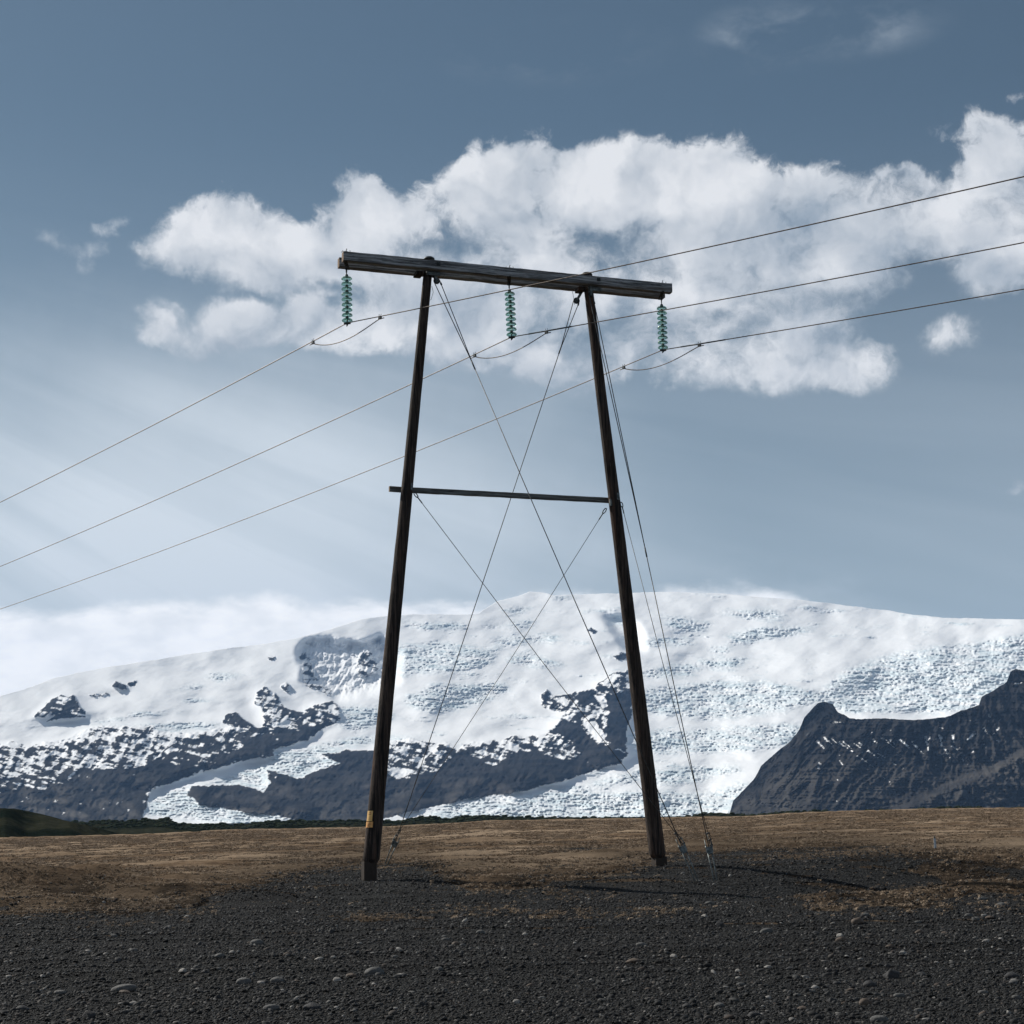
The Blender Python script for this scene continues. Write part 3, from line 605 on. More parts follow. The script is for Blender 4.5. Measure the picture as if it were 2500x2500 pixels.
RSIL = [zc(*p) for p in ((540, 1185), (560, 1110), (620, 1050), (665, 1000), (690, 950), (730, 910), (780, 870), (830, 830), (870, 780), (895, 720), (930, 680), (960, 650), (990, 643), (1030, 655), (1050, 690), (1110, 720), (1140, 725), (1280, 722), (1380, 730), (1450, 728), (1570, 715), (1640, 685), (1720, 660), (1732, 620), (1790, 590), (1850, 550), (1870, 500), (1890, 490), (1932, 495), (2030, 460), (2150, 430), (2300, 380), (2600, 390))]
def tri(x1, y1, x2, y2, w): 
    x1, y1 = zc(x1, y1); x2, y2 = zc(x2, y2); d = math.hypot(x2 - x1, y2 - y1); nx, ny = -(y2 - y1) / d, (x2 - x1) / d
    return [(x1 + nx * w, y1 + ny * w), ((x1 * .5 + x2 * .5) + nx * w * .55, (y1 + y2) * .5 + ny * w * .55), (x2, y2), (x1 * .5 + x2 * .5 - nx * w * .55, (y1 + y2) * .5 - ny * w * .55), (x1 - nx * w, y1 - ny * w)]
STREAK = [tri(*q[:4], q[4] * .62 + .3) for q in ((955, 825, 992, 870, 5), (985, 812, 1035, 850, 3.5), (1025, 815, 1070, 860, 2.5), (1060, 835, 1110, 872, 3.5), (1075, 830, 1125, 868, 2.5), (1130, 840, 1165, 865, 2), (1150, 835, 1185, 860, 2), (1215, 822, 1250, 845, 3.5), (1195, 875, 1255, 915, 2.5), (1240, 885, 1290, 918, 1.8), (1295, 820, 1330, 850, 3.5), (1262, 812, 1335, 870, 2.2), (1345, 820, 1390, 865, 3.5), (1360, 830, 1400, 868, 2), (1405, 830, 1440, 885, 2.5), (1420, 850, 1462, 895, 2), (1470, 805, 1482, 890, 4.5), (1490, 810, 1470, 835, 2), (1535, 800, 1545, 850, 7), (1535, 835, 1580, 900, 3), (1560, 870, 1582, 912, 2), (1595, 800, 1600, 840, 6), (1590, 850, 1630, 880, 2), (1700, 790, 1655, 835, 5), (1815, 765, 1780, 805, 4), (1765, 700, 1775, 730, 3), (1740, 770, 1760, 795, 3), (1690, 875, 1695, 885, 4), (1635, 910, 1655, 930, 3), (1062, 920, 1085, 955, 3), (962, 932, 975, 940, 4), (960, 950, 978, 975, 2), (1140, 895, 1200, 935, 1.8), (1205, 940, 1232, 962, 2), (1270, 1000, 1285, 1012, 2), (1295, 1020, 1312, 1042, 2), (1030, 740, 1090, 742, 1.5), (1885, 560, 1932, 552, 2.5), (1805, 825, 1820, 835, 3), (1905, 670, 1915, 660, 3), (1535, 765, 1550, 770, 2), (1670, 915, 1680, 925, 2.5), (900, 882, 915, 886, 1.5), (1045, 1110, 1052, 1118, 1.5), (1318, 935, 1335, 945, 1.5), (1435, 960, 1450, 972, 1.2), (1110, 870, 1140, 885, 1.5), (1000, 1025, 1015, 1030, 1.2), (1050, 1012, 1062, 1020, 1.2))]
def build_dark_mountain():
    xs = np.arange(1752, 3000, 2.4); nr = 210
    sil = pw(xs, RSIL) + 3 * fbm(xs / 22, xs * 0, 4, 105) + 1.6 * fbm(xs / 7, xs * 0, 3, 106)
    sil = np.minimum(sil, 2030)
    s = np.linspace(0, 1, nr)[:, None]
    PX = np.broadcast_to(xs, (nr, len(xs))).copy(); PY = 2036 + (sil - 2036) * s
    az, t = azt(PX, PY)
    top = pw(xs, RSIL)[None]
    cliff = pw(PX, [(1750, 1990), (1900, 1850), (1990, 1800), (2100, 1800), (2300, 1795), (2400, 1770), (2500, 1745), (3000, 1700)])
    w = np.clip((2036 - PY) / (2036 - cliff), 0, 1)          # 0 at the foot, 1 at the foot of the crags
    up = np.clip((cliff - PY), 0, 400)
    r = 4700 + 1050 * w ** .8 + up * 3.2 + 500 * (1 - w) * sm(PX, 1750, 2000) * 0
    edge = np.clip((PX - pw(PY, [(1730, 2010), (1800, 1935), (1870, 1865), (1930, 1822), (1985, 1785), (2040, 1778)])) / 260, 0, 1)
    r = r + 420 * (1 - edge) ** 2 - 60 * fbm(PX / 22, PY / 26, 5, 121, .6) * (1 - edge)
    gx = PX + pw(PX, [(1800, .7), (2100, .75), (2300, .1), (2500, -.5)]) * (PY - 1800) + 14 * fbm(PX / 50, PY / 60, 4, 110)
    ribs = fbm(gx / 52, PY / 160, 5, 111, .62, True)
    r = r - 150 * ribs * np.interp(PY, [1700, 1800, 1950, 2036], [.5, 1, .6, .2]) - 52 * fbm(PX / 16, PY / 18, 5, 112, .65) - 70 * fbm(PX / 90, PY / 50, 4, 113)
    led = fbm(PX / 120, PY / 5.5, 4, 114, .6); r = r + 34 * led
    spur_y = pw(PX, [(2150, 2060), (2178, 1973), (2276, 1923), (2350, 1897), (2390, 1877), (2432, 1861), (2500, 1820), (2700, 1740), (3000, 1690)]) + 4 * fbm(PX / 30, PX * 0, 3, 118)
    spur = sm(PY - spur_y, -3, 26) * sm(PX, 2160, 2185)
    r = r - spur * (190 - 1.0 * np.clip(PY - spur_y, 0, 190))
    wx = PX + 2.5 * fbm(PX / 8, PY / 8, 3, 115); wy = PY + 2.5 * fbm(PX / 8, PY / 8, 3, 116)
    snow = np.zeros(PX.shape)
    for q in STREAK: snow[inside(q, wx, wy)] = 1
    rnd = sm(fbm((PX + .8 * PY) / 7, (PY - .8 * PX) / 30, 4, 119, .6), .46, .56) * sm(PY, 1740, 1790) * sm(-PY, -1900, -1860) * sm(PX, 1960, 2000); snow = snow * sm(fbm(PX / 5, PY / 9, 3, 122), -.25, -.05); snow = np.maximum(snow, rnd * .8)
    tone = np.clip(sm(w, 1.0, .55) * (.55 + .6 * fbm((PX + .5 * PY) / 40, PY / 60, 4, 117)) + spur * .12, 0, 1)
    x = np.sin(az) * r; y = np.cos(az) * r; z = EYE + t * r; z[0] = -60
    bx, by, bz = [], [], []
    for dr, dz in ((60, 6), (200, 40), (500, 220), (900, 700)):
        rb = r[-1] + dr; bx.append(np.sin(az[-1]) * rb); by.append(np.cos(az[-1]) * rb); bz.append(np.maximum(z[-1] - dz, -60))
    V = np.stack([np.vstack([x, bx]), np.vstack([y, by]), np.vstack([z, bz])], -1)
    cov = np.stack([1 - snow, snow * 0, tone], -1); cov = np.concatenate([cov, np.ones((4,) + cov.shape[1:]) * np.array([1, 0, 0])], 0)
    link('rocky_mountain', mesh_np('rocky_mountain', V.reshape(-1, 3), grid_faces(*V.shape[:2]), MATS['mountain_surface'], attrs={'cover': cov.reshape(-1, 3)}), kind='structure')
build_dark_mountain()

# ------------------------------------------------------------------ moraine ridge, hill and scrub
def ridge(name, sil, rng_r, depth, seed, amp, x0, x1, step, label=None):
    xs = np.arange(x0, x1, step); top = pw(xs, sil) + amp * fbm(xs / 18, xs * 0, 4, seed)
    az, t = azt(xs, top); rows = []
    rr = rng_r + 40 * fbm(xs / 120, xs * 0, 3, seed + 3)
    zt = EYE + t * rr
    for k in np.linspace(-1, 1, 41):
        q = rr + k * depth
        prof = (1 - abs(k)) ** .8
        zz = -4.8 + (zt + 4.8) * prof
        zz = zz + (fbm(np.sin(az) * q / 14, q / 14, 4, seed + 7) * .7 + np.abs(fbm(np.sin(az) * q / 40, q / 40, 3, seed + 8)) * 1.4 - .5) * (1 - abs(k)) * (abs(k) ** .5) * 2
        rows.append(np.stack([np.sin(az) * q, np.cos(az) * q, zz], -1))
    V = np.array(rows)
    link(name, mesh_np(name, V.reshape(-1, 3), grid_faces(*V.shape[:2]), MATS['moraine_ground']), kind='structure')
    return V
MOR = [(-600, 2000), (0, 2010), (152, 2006), (217, 2007), (268, 2003), (300, 2005), (351, 2001), (402, 1999), (420, 2002), (435, 2010), (489, 2012), (536, 2012), (580, 2014), (660, 2005), (700, 2004), (840, 2003), (970, 2004), (1016, 1995), (1057, 1992), (1088, 2000), (1130, 1992), (1202, 1992), (1280, 1995), (1409, 1996), (1513, 1996), (1600, 1999), (1690, 1994), (1715, 1986), (1760, 1984), (1800, 1989), (1850, 1989), (1888, 1983), (1990, 1980), (2060, 1982), (2230, 1976), (2280, 1972), (2380, 1970), (2430, 1974), (2500, 1973), (3200, 1965)]
HILL = [(-500, 2000), (-300, 1990), (-150, 1982), (-60, 1975), (0, 1973), (36, 1974), (62, 1979), (109, 1989), (152, 2001), (217, 2016), (330, 2045), (400, 2055)]
V1 = ridge('moraine_ridge', MOR, 860, 120, 201, 2.2, -600, 3150, 5)
V2 = ridge('hill', HILL, 480, 90, 221, 1.2, -500, 380, 4)
ico = bmesh.new(); bmesh.ops.create_icosphere(ico, subdivisions=2, radius=1); ico.verts.ensure_lookup_table()
IV = np.array([q.co[:] for q in ico.verts]); IF = np.array([[w.index for w in q.verts] for q in ico.faces]); ico.free()
def scrub(V, count, smin, smax, seed, name, rowlo, rowhi):
    r = np.random.default_rng(seed); vs, fs = [], []
    for i in range(count):
        a = r.integers(rowlo, rowhi); b = r.integers(0, V.shape[1]); p = V[a, b] + r.normal(0, 1.5, 3) * (1, 1, 0); s = r.uniform(smin, smax)
        q = IV * (1 + .55 * (r.random((len(IV), 1)) - .4)) * s * (1.3, 1.3, r.uniform(.3, .7)) + p + (0, 0, s * .2)
        fs.append(IF + len(IV) * i); vs.append(q)
    o = link(name, mesh_np(name, np.concatenate(vs), np.concatenate(fs), MATS['shrub_leaves'], smooth=False))
    tag(o, 'dark green scrub growing along the low ridge beyond the brown field' if 'hill' not in name else 'dark scrub dotted over the low hill at far left', 'scrub', kind='stuff')
scrub(V1, 2600, .35, 1.3, 5, 'ridge_scrub', 10, 23)
#OBJECTS
# ------------------------------------------------------------------ timber tower
O3 = Vector((TO[0], TO[1], 0)); UZ = Vector((0, 0, 1))
U3 = Vector((TU[0], TU[1], 0)); A3 = Vector((TA[0], TA[1], 0))
def L2W(p): return O3 + U3 * p[0] + A3 * p[1] + UZ * p[2]
def W2L(P): d = Vector(P) - O3; return Vector((d.dot(U3), d.dot(A3), d.z))
SB, ST, HB, HBR, SL = 3.4786, 2.049, 14.2307, 8.84, 4.1891
def half(z): return SB + (ST - SB) * z / HB
tower = empty('transmission_tower', O3, YAW)
tag(tower, 'tall dark wooden A-frame power line tower with double timber crossarm', 'power tower')
def axis_pt(side, z): return Vector((side * half(z), 0, z))
def pole_mesh(side, zb, r0, r1, sides, seed):
    m = MB(); top = HB + .235; rs = np.random.default_rng(seed); k = sides
    zs = [zb, zb + .10] + list(np.linspace(zb + .3, top, 42)); v = []
    ph = rs.random(12) * 6.28
    for i, z in enumerate(zs):
        t = (z - zb) / (top - zb); rad = r0 + (r1 - r0) * t
        if i == 0: rad *= .80
        c = axis_pt(side, z)
        for j in range(k):
            a = 2 * math.pi * (j + .5) / k
            w = 1 + .018 * math.sin(3 * a + ph[0] + z * .5) + .014 * math.sin(5 * a + ph[1] - z * .9) + .012 * rs.normal()
            v.append((c.x + math.cos(a) * rad * w, c.y + math.sin(a) * rad * w, c.z))
    f = [(i * k + j, i * k + (j + 1) % k, (i + 1) * k + (j + 1) % k, (i + 1) * k + j) for i in range(len(zs) - 1) for j in range(k)]
    m.add(v, f, 0, sides > 10); m.add(v[:k], [tuple(reversed(range(k)))], 0); m.add(v[-k:], [tuple(range(k))], 0)
    return m
GL = float(ground_z(*L2W((-SB, 0, 0)).xy)); GR = float(ground_z(*L2W((SB, 0, 0)).xy))
ROT0 = Matrix.Identity(3)
poles = []
for side, zb, r0, r1, gz, lab in ((-1, .36, .186, .104, GL, 'dark left pole carrying two small orange plates low down'), (1, .325, .196, .112, GR, 'dark reddish right pole standing farther back')):
    p = pole_mesh(side, zb, r0, r1, 16, 40 + side).build('pole', MATS['pole_timber'], tower, label=lab)
    b = MB(); h = zb + .03 - (gz - .4); b.box((side * half(0) - side * .0, 0, gz - .4 + h / 2), (.285, .285, h), None, .06); b.build('footing', MATS['footing_concrete'], p)
    c = axis_pt(side, HB + .235); cp = MB(); M = Matrix.Translation(c)
    cp.lathe([(0, .062), (r1 * .9, .05), (r1 + .025, .02), (r1 + .03, -.01), (r1 + .012, -.02)], 20, 0, M); cp.build('pole_cap', MATS['cap_metal'], p)
    poles.append(p)
def timber(x0, x1, y, z, w, h, seed, segs=70, amp=.004, bevel=.006):
    """a long squared beam with worn, slightly uneven edges"""
    rs = np.random.default_rng(seed); prof = []
    a, b, q = w / 2, h / 2, bevel
    ring = [(-a + q, -b), (-a * .3, -b), (a * .3, -b), (a - q, -b), (a, -b + q), (a, -b * .3), (a, b * .3), (a, b - q), (a - q, b), (a * .3, b), (-a * .3, b), (-a + q, b), (-a, b - q), (-a, b * .3), (-a, -b * .3), (-a, -b + q)]
    k = len(ring); xs = np.linspace(x0, x1, segs); off = rs.normal(0, amp, (segs, k, 2)); off[1:] = off[1:] * .5 + off[:-1] * .5
    v = [(x, y + p[0] + off[i, j, 0], z + p[1] + off[i, j, 1]) for i, x in enumerate(xs) for j, p in enumerate(ring)]
    m = MB(); f = [(i * k + j, i * k + (j + 1) % k, (i + 1) * k + (j + 1) % k, (i + 1) * k + j) for i in range(segs - 1) for j in range(k)]
    m.add(v, f, 0); m.add(v[:k], [tuple(reversed(range(k)))], 1); m.add(v[-k:], [tuple(range(k))], 1)
    return m
YF = -.222; WB = .185
beams = []
for y, seed in ((YF, 3), (-YF, 4)):
    bmo = timber(-SL, SL, y, HB + .003, WB, .226, seed).build('crossarm_beam', [MATS['beam_timber'], MATS['end_grain']], tower); beams.append(bmo)
timber(-2.96, 2.62, .215, HBR, .085, .125, 8, 40, .003, .006).build('brace_beam', [MATS['brace_timber'], MATS['end_grain']], tower)
# bolts and washers through the crossarm beside each pole
for side in (-1, 1):
    for dx, dz in ((.16, .01),):
        c = Vector((side * ST + dx, YF - WB / 2 - .012, HB + .02 + dz))
        m = MB().box(c, (.085, .02, .085), None, .1); m.tube([c + Vector((0, -.01, 0)), c + Vector((0, -.055, 0))], .02, 8); m.build('bolt', MATS['dark_iron'], beams[0])
# steel plates under the crossarm, timber blocks behind them
for side in (-1, 1):
    r1 = .11; x = side * ST * 1.0 + side * .02
    m = MB().box((x + .10, -.165, HB - .178), (.34, .03, .085), None, .15); m.box((x + .10, -.10, HB - .132), (.34, .13, .016), None, .2)
    for q in (-.13, .13): m.tube([(x + .10 + q, -.178, HB - .178), (x + .10 + q, -.205, HB - .178)], .022, 6)
    m.build('bracket', MATS['galvanised_steel'], tower)
    MB().box((x - .22, .02, HB - .165), (.17, .30, .09), None, .08).build('bearing_block', MATS['pole_timber'], tower)
def sheave(c, ax, top, r=.072, w=.05):
    """a grooved wheel hung between two straps"""
    c = Vector(c); top = Vector(top); ax = Vector(ax).normalized(); M = Matrix.Translation(c) @ ax.to_track_quat('Z', 'Y').to_matrix().to_4x4()
    root = MB(); d = (top - c); n = d.normalized()
    for s in (-1, 1):
        o_ = ax * s * (w / 2 + .008); e = n.cross(ax)
        M3 = Matrix((n, e, ax)).transposed()
        root.box(c + d * .5 + o_, (d.length + .06, .06, .012), M3, .2)
    ob = root.build('hanger', MATS['galvanised_steel'], tower)
    wl = MB().lathe([(0, -w / 2), (r, -w / 2), (r + .006, -w / 2 + .008), (r * .82, 0), (r + .006, w / 2 - .008), (r, w / 2), (0, w / 2)], 24, 0, M)
    wl.tube([c - ax * .05, c + ax * .05], .018, 8); wl.build('sheave', MATS['dark_iron'], ob)
WLt, WRt, WR2 = Vector((-1.868, -.10, 13.905)), Vector((1.80, .16, 13.83)), Vector((2.045, -.18, 13.905))
# guy anchors in the ground
def at_ground(px, py): P = ground_hit(px, py); return Vector(P)
GA = [at_ground(941, 2114), at_ground(1701, 2152), at_ground(1747, 2151)]
def eye_pt(ground_p, px, py, frac):
    """point of the anchor head seen in direction px,py, as far away as the rod's lean towards its tower leg asks"""
    t = (ground_p.y + frac - 0) ; d = Vector(ray(px, py)); return Vector((0, 0, EYE)) + d * (t / d.y)
HEAD = [eye_pt(GA[0], 967, 2052, -.28), eye_pt(GA[1], 1663, 2061, .14), eye_pt(GA[2], 1730, 2064, .25)]
ALAB = ['steel guy anchor in brown grass close to the left pole', 'steel guy anchor in the gravel right of the right pole, left of a pair', 'steel guy anchor in the gravel right of the right pole, right of a pair']
guy_ends = []
for i, (gp, hp) in enumerate(zip(GA, HEAD)):
    root = empty('guy_anchor', gp); tag(root, ALAB[i], 'guy anchor', 'guy anchors at the tower')
    d = (hp - gp); L = d.length; n = d.normalized(); e = n.cross(Vector((0, 1, 0))).normalized()
    b0 = -n * .3
    for s in (-1, 1):
        o_ = e * s * .05
        MB().tube([b0 + o_ * .45, d * .5 + o_ * .8, d * .86 + o_], .014, 8).tube([d * .86 + o_ * 1.25, d * 1.16 + o_ * 1.25], .011, 6).build('rod', MATS['galvanised_steel'], root)
    M3 = Matrix((e, n.cross(e), n)).transposed()
    yo = MB().box(d * .88, (.15, .035, .12), M3, .2); yo.box(d * .80, (.11, .05, .07), M3, .3)
    for s in (-1, 1): yo.tube([d * .95 + e * s * .062 - n * .03, d * .95 + e * s * .062 + n * .03], .022, 6)
    yo.build('yoke', MATS['galvanised_steel'], root)
    tgt = {0: L2W((2.3, 0, 8.6)), 1: L2W((-2.45, 0, 8.7)), 2: L2W((2.6, 0, 8.7))}[i]
    d2 = (tgt - hp).normalized(); q0 = d * .96 - e * .06 * (1 if i else -1); q1 = q0 + d2 * .30
    tb = MB(); sd = d2.cross(Vector((0, 1, 0))).normalized()
    for s in (-1, 1): tb.tube([q0 + sd * s * .022 + d2 * .04, q1 + sd * s * .022 - d2 * .02], .009, 6)
    for q in (q0 + d2 * .03, (q0 + q1) / 2, q1): tb.tube([q - sd * .036, q + sd * .036], .018, 6)
    tb.build('turnbuckle', MATS['dark_iron'], root)
    guy_ends.append((gp + d * .95, gp + q1))
# guy wires: upper ones run in two strands round a wheel, lower ones from the brace level
def wire_part(paths, rad, name='guy_wire', mt='guy_cable', parent=None):
    m = MB()
    for p in paths: m.tube([W2L(q) for q in p], rad, 6)
    return m.build(name, MATS[mt], parent or tower)
def upper(wheel, end, spread, tfrac, ax, tail=None):
    wheel = L2W(wheel); d = (end - wheel); s = Vector(d).cross(A3).normalized()
    j = wheel + d * tfrac; n = d.normalized()
    arc = [wheel + s * spread * math.cos(a) - n * spread * math.sin(a) for a in np.linspace(0, math.pi, 9)]
    paths = [[j] + arc + [j + Vector((.004, 0, 0))], [j - n * .15, j + d * (1 - tfrac) * .5 - UZ * .04, end]]
    w = wire_part(paths, .0105)
    q = arc[0] + (j - arc[0]) * .03; MB().tube([W2L(q - n * -.0), W2L(q + n * .06)], .022, 6).build('clamp', MATS['dark_iron'], w)
    cl = MB(); cl.tube([W2L(j - n * .12), W2L(j + n * .12)], .017, 6)
    cl.build('clamp', MATS['dark_iron'], w)
    return w
sheave(WLt, (.25, -1, .1), WLt + Vector((-.11, -.02, .22))); sheave(WRt, (-.25, -1, .1), WRt + Vector((.13, -.02, .23))); sheave(WR2, (.45, -1, 0), WR2 + Vector((-.02, .0, .20)), .06)
upper(WLt, guy_ends[1][0], .075, .165, 0); upper(WRt, guy_ends[0][0], .075, .09, 0); upper(WR2, guy_ends[2][0], .05, .5, 0)
for side, a_, k in ((-1, Vector((-2.45, -.10, 8.72)), 1), (1, Vector((2.36, -.05, 8.59)), 0), (1, Vector((2.70, -.16, 8.74)), 2)):
    end = guy_ends[k][1]; st = L2W(a_); n = (end - st).normalized(); s = n.cross(A3).normalized()
    pt = Vector((side * half(a_.z + .1), -.02, a_.z + .18))
    m = MB().box((Vector((a_.x, a_.y, a_.z + .1)) + pt) / 2 + Vector((0, -.03, 0)), (.07, .06, .17), None, .2); br = m.build('eye_bracket', MATS['galvanised_steel'], tower)
    loop = [st + n * .08 + s * .028 * math.sin(t) - n * .075 * math.cos(t) for t in np.linspace(0, 2 * math.pi, 15)]
    w = wire_part([[st + n * .14, st + (end - st) * .5 - UZ * .05, end]], .0075)
    MB().tube([W2L(q) for q in loop], .012, 6, False).tube([W2L(st + n * .13), W2L(st + n * .33)], .014, 6).build('thimble', MATS['dark_iron'], w)
# loose thin tail wires beside the wheels
wire_part([[L2W((-1.80, -.1, 13.96)), L2W((-1.70, -.1, 14.02)), L2W((-1.67, -.1, 14.09))]], .005, 'tail_wire'); wire_part([[L2W((1.72, .1, 13.7)), L2W((1.70, .1, 13.9)), L2W((1.66, .1, 14.1))]], .005, 'tail_wire')
wire_part([[L2W((-2.0, -.13, 13.75)), L2W((-1.97, -.15, 13.60)), L2W((-2.02, -.14, 13.42)), L2W((-2.04, -.13, 13.40))]], .006, 'tail_wire')
# two small plates on the left pole
def curved_plate(z0, z1, a0, a1, rad, mt, prints, lab):
    c0, c1 = axis_pt(-1, z0), axis_pt(-1, z1); m = MB(); k = 7; v = []
    for zc_, c in ((z0, c0), (z1, c1)):
        for rr2 in (rad, rad + .004):
            for j in range(k):
                a = a0 + (a1 - a0) * j / (k - 1); v.append((c.x + math.cos(a) * rr2, c.y + math.sin(a) * rr2, zc_))
    f = [];
    for j in range(k - 1):
        f += [(k + j, k + j + 1, 3 * k + j + 1, 3 * k + j), (j, 2 * k + j, 2 * k + j + 1, j + 1), (2 * k + j, 3 * k + j, 3 * k + j + 1, 2 * k + j + 1), (j, j + 1, k + j + 1, k + j)]
    f += [(0, k, 3 * k, 2 * k), (k - 1, 3 * k - 1 - 0, 4 * k - 1, 2 * k - 1)]
    m.add(v, f); pl = m.build('plate', MATS[mt], poles[0], label=lab)
    pr = MB()
    for (t0, t1, b0, b1) in prints:
        ca, cb = a0 + (a1 - a0) * b0, a0 + (a1 - a0) * b1; q = []
        for t in (t0, t1):
            z = z0 + (z1 - z0) * t; c = axis_pt(-1, z)
            for a in (ca, (ca + cb) / 2, cb): q.append((c.x + math.cos(a) * (rad + .006), c.y + math.sin(a) * (rad + .006), z))
        pr.add(q, [(0, 1, 4, 3), (1, 2, 5, 4)])
    pr.build('print', MATS['plate_print'], pl)
RP = .186
curved_plate(1.27, 1.49, math.radians(186), math.radians(238), RP, 'plate_yellow', [(.36, .40, .05, .95), (.62, .88, .55, .62), (.62, .67, .40, .75), (.84, .88, .40, .75), (.10, .26, .50, .58)], 'upper ochre plate')
curved_plate(1.13, 1.255, math.radians(184), math.radians(246), RP + .002, 'plate_orange', [(.20, .55, .35, .40), (.20, .55, .48, .53), (.20, .27, .35, .75), (.48, .55, .35, .75), (.70, .75, .3, .8)], 'lower orange plate')

# ------------------------------------------------------------------ insulator strings and conductors
INS = [(-4.035, 'left end of the crossarm'), (.0, 'middle of the crossarm'), (4.035, 'right end of the crossarm')]
XC = [-4.022, .034, 4.022]; ZCL = 12.703
cap_m = MB().lathe([(0, .060), (.026, .060), (.034, .052), (.040, .02), (.044, -.012), (.03, -.02), (0, -.02)], 14).mesh('cap', MATS['cap_metal'])
disc_m = MB().lathe([(.036, .004), (.070, -.002), (.105, -.016), (.124, -.040), (.128, -.060), (.125, -.062), (.112, -.046), (.104, -.054), (.099, -.040), (.086, -.052), (.080, -.034), (.060, -.044), (.052, -.022), (.036, -.012), (.036, .004)], 28).mesh('glass_disc', MATS['insulator_glass'])
TOPZ = HB - .115
for i, (x0, where) in enumerate(INS):
    base = L2W((x0 - .01, 0, TOPZ)); endp = L2W((XC[i], 0, ZCL + .05)); root = empty('insulator_string', base); ax = (base - endp).normalized()
    tag(root, 'string of nine green glass insulator discs hanging from the ' + where, 'insulator', 'glass insulator strings under the crossarm')
    Rm = ax.to_track_quat('Z', 'Y').to_matrix().to_4x4()
    hm = MB().box((0, 0, -.012), (.30, .62, .02), None, .2) if i == 9 else MB()
    hm.box((0, 0, .008), (.09, .66, .02), None, .2)
    for s in (-1, 1): hm.tube([(s * .0, s * .16, .01), (0, s * .16, -.03)], .02, 6)
    hm.tube([(0, 0, .0), (0, 0, -.03)], .02, 8)
    def loop(c, a, b, n_):
        c = Vector(c); return [c + Vector(n_) * math.sin(t) * a + Vector((0, 0, 1)) * math.cos(t) * b for t in np.linspace(0, 2 * math.pi, 13)]
    hm.tube(loop((0, 0, -.07), .026, .05, (1, 0, 0)), .010, 6, False); hm.tube(loop((0, 0, -.14), .024, .05, (.3, 1, 0)), .010, 6, False)
    hm.tube([(0, 0, -.18), (0, 0, -.24)], .013, 6)
    hm.build('hanger', MATS['dark_iron'], root)
    # threaded ends of the hanger bolts standing above the beams
    for s in (-1, 1):
        c = Vector((.0, s * .222, .235 + .003)); bt = MB().box(c + Vector((0, 0, .012)), (.10, .05, .02), None, .2)
        bt.tube([c, c + Vector((.03, 0, .09))], .010, 6); bt.tube([c + Vector((-.1, 0, .0)), c + Vector((-.06, 0, .05))], .007, 5); bt.tube([c + Vector((.11, 0, .0)), c + Vector((.10, 0, .05))], .007, 5)
        bt.build('bolt', MATS['dark_iron'], root)
    for k in range(9):
        zz = -.285 - k * .1275
        if k == 0: M = Matrix.Translation(ax * zz) @ Rm
        M = Matrix.Translation(ax * zz) @ Rm
        o = link('glass_disc', disc_m, root); o.matrix_local = M
        o2 = link('cap', cap_m, o)
        o2.matrix_local = Matrix()
    pinz = -.285 - 8 * .1275
    cm = MB().tube([ax * (pinz - .02), ax * (pinz - .085)], .016, 8); q = ax * (pinz - .115)
    cm.box(q, (.05, .16, .05), Rm.to_3x3() @ Matrix.Rotation(-.5, 3, 'Z') @ Matrix.Identity(3), .3)
    for a in (-.05, 0, .05): cm.tube([q + A3 * a + ax * .02, q + A3 * a - ax * .065], .010, 6)
    cm.build('suspension_clamp', MATS['dark_iron'], root)
PHL, PHR = -.42183, 2.6
SAG = [((-.0955, .000672), (-.0712, .000716)), ((-.0975, .000612), (-.0732, .000719)), ((-.0948, .000587), (-.0661, .000574))]
WLAB = ['power conductor clamped under the left insulator string, highest of the three', 'power conductor clamped under the middle insulator string', 'power conductor clamped under the right insulator string, lowest of the three']
for i in range(3):
    c = L2W((XC[i], 0, ZCL)); root = empty('conductor', c); tag(root, WLAB[i], 'power line', 'conductors hung from the tower')
    dl = U3 * math.sin(PHL) + A3 * math.cos(PHL); dr = U3 * math.sin(PHR) + A3 * math.cos(PHR)
    def pt(side, s):
        a, b = SAG[i][side]; return (dl if side == 0 else dr) * s + UZ * (a * s + b * s * s)
    sl = np.concatenate([np.linspace(0, 10, 12), np.linspace(14, 180, 50)]); sr = np.concatenate([np.linspace(0, 10, 12), np.linspace(11, 58, 40)])
    pts = [pt(0, s) for s in sl[::-1]] + [pt(1, s) for s in sr[1:]]
    MB().tube(pts, .0125, 8, True).build('cable', MATS['aluminium_conductor'], root)
    jl, jr = 1.35, 1.08
    p0, p1 = pt(0, jl), pt(1, jr); dn = UZ * .07
    ts = np.linspace(0, 1, 22); lo = []
    for t in ts:
        b = p0.lerp(p1, t); sag = -.2 * (4 * t ** .85 * (1 - t) ** 1.1) ** 1.1 - .055; lo.append(b + UZ * sag)
    e0, e1 = (p0 - pt(0, jl - .4)).normalized(), (p1 - pt(1, jr - .4)).normalized()
    lo = [lo[0] + e0 * .13] + lo + [lo[-1] + e1 * .13]
    MB().tube(lo, .0115, 8).build('jumper', MATS['aluminium_conductor'], root)
    for p, e in ((p0, e0), (p1, e1)):
        s = e.cross(UZ).normalized(); up = s.cross(e)
        m = MB().box(p - UZ * .028, (.085, .045, .08), Matrix((e, s, up)).transposed(), .25)
        for q in (-.03, .03): m.tube([p + e * q + up * .03, p + e * q + up * .055], .008, 6)
        m.build('clamp', MATS['cap_metal'], root)
    if i:
        MB().tube([pt(1, jr - .55), pt(1, jr), pt(1, jr + .75)], .0175, 8).build('armour_rod', MATS['dark_iron'], root)

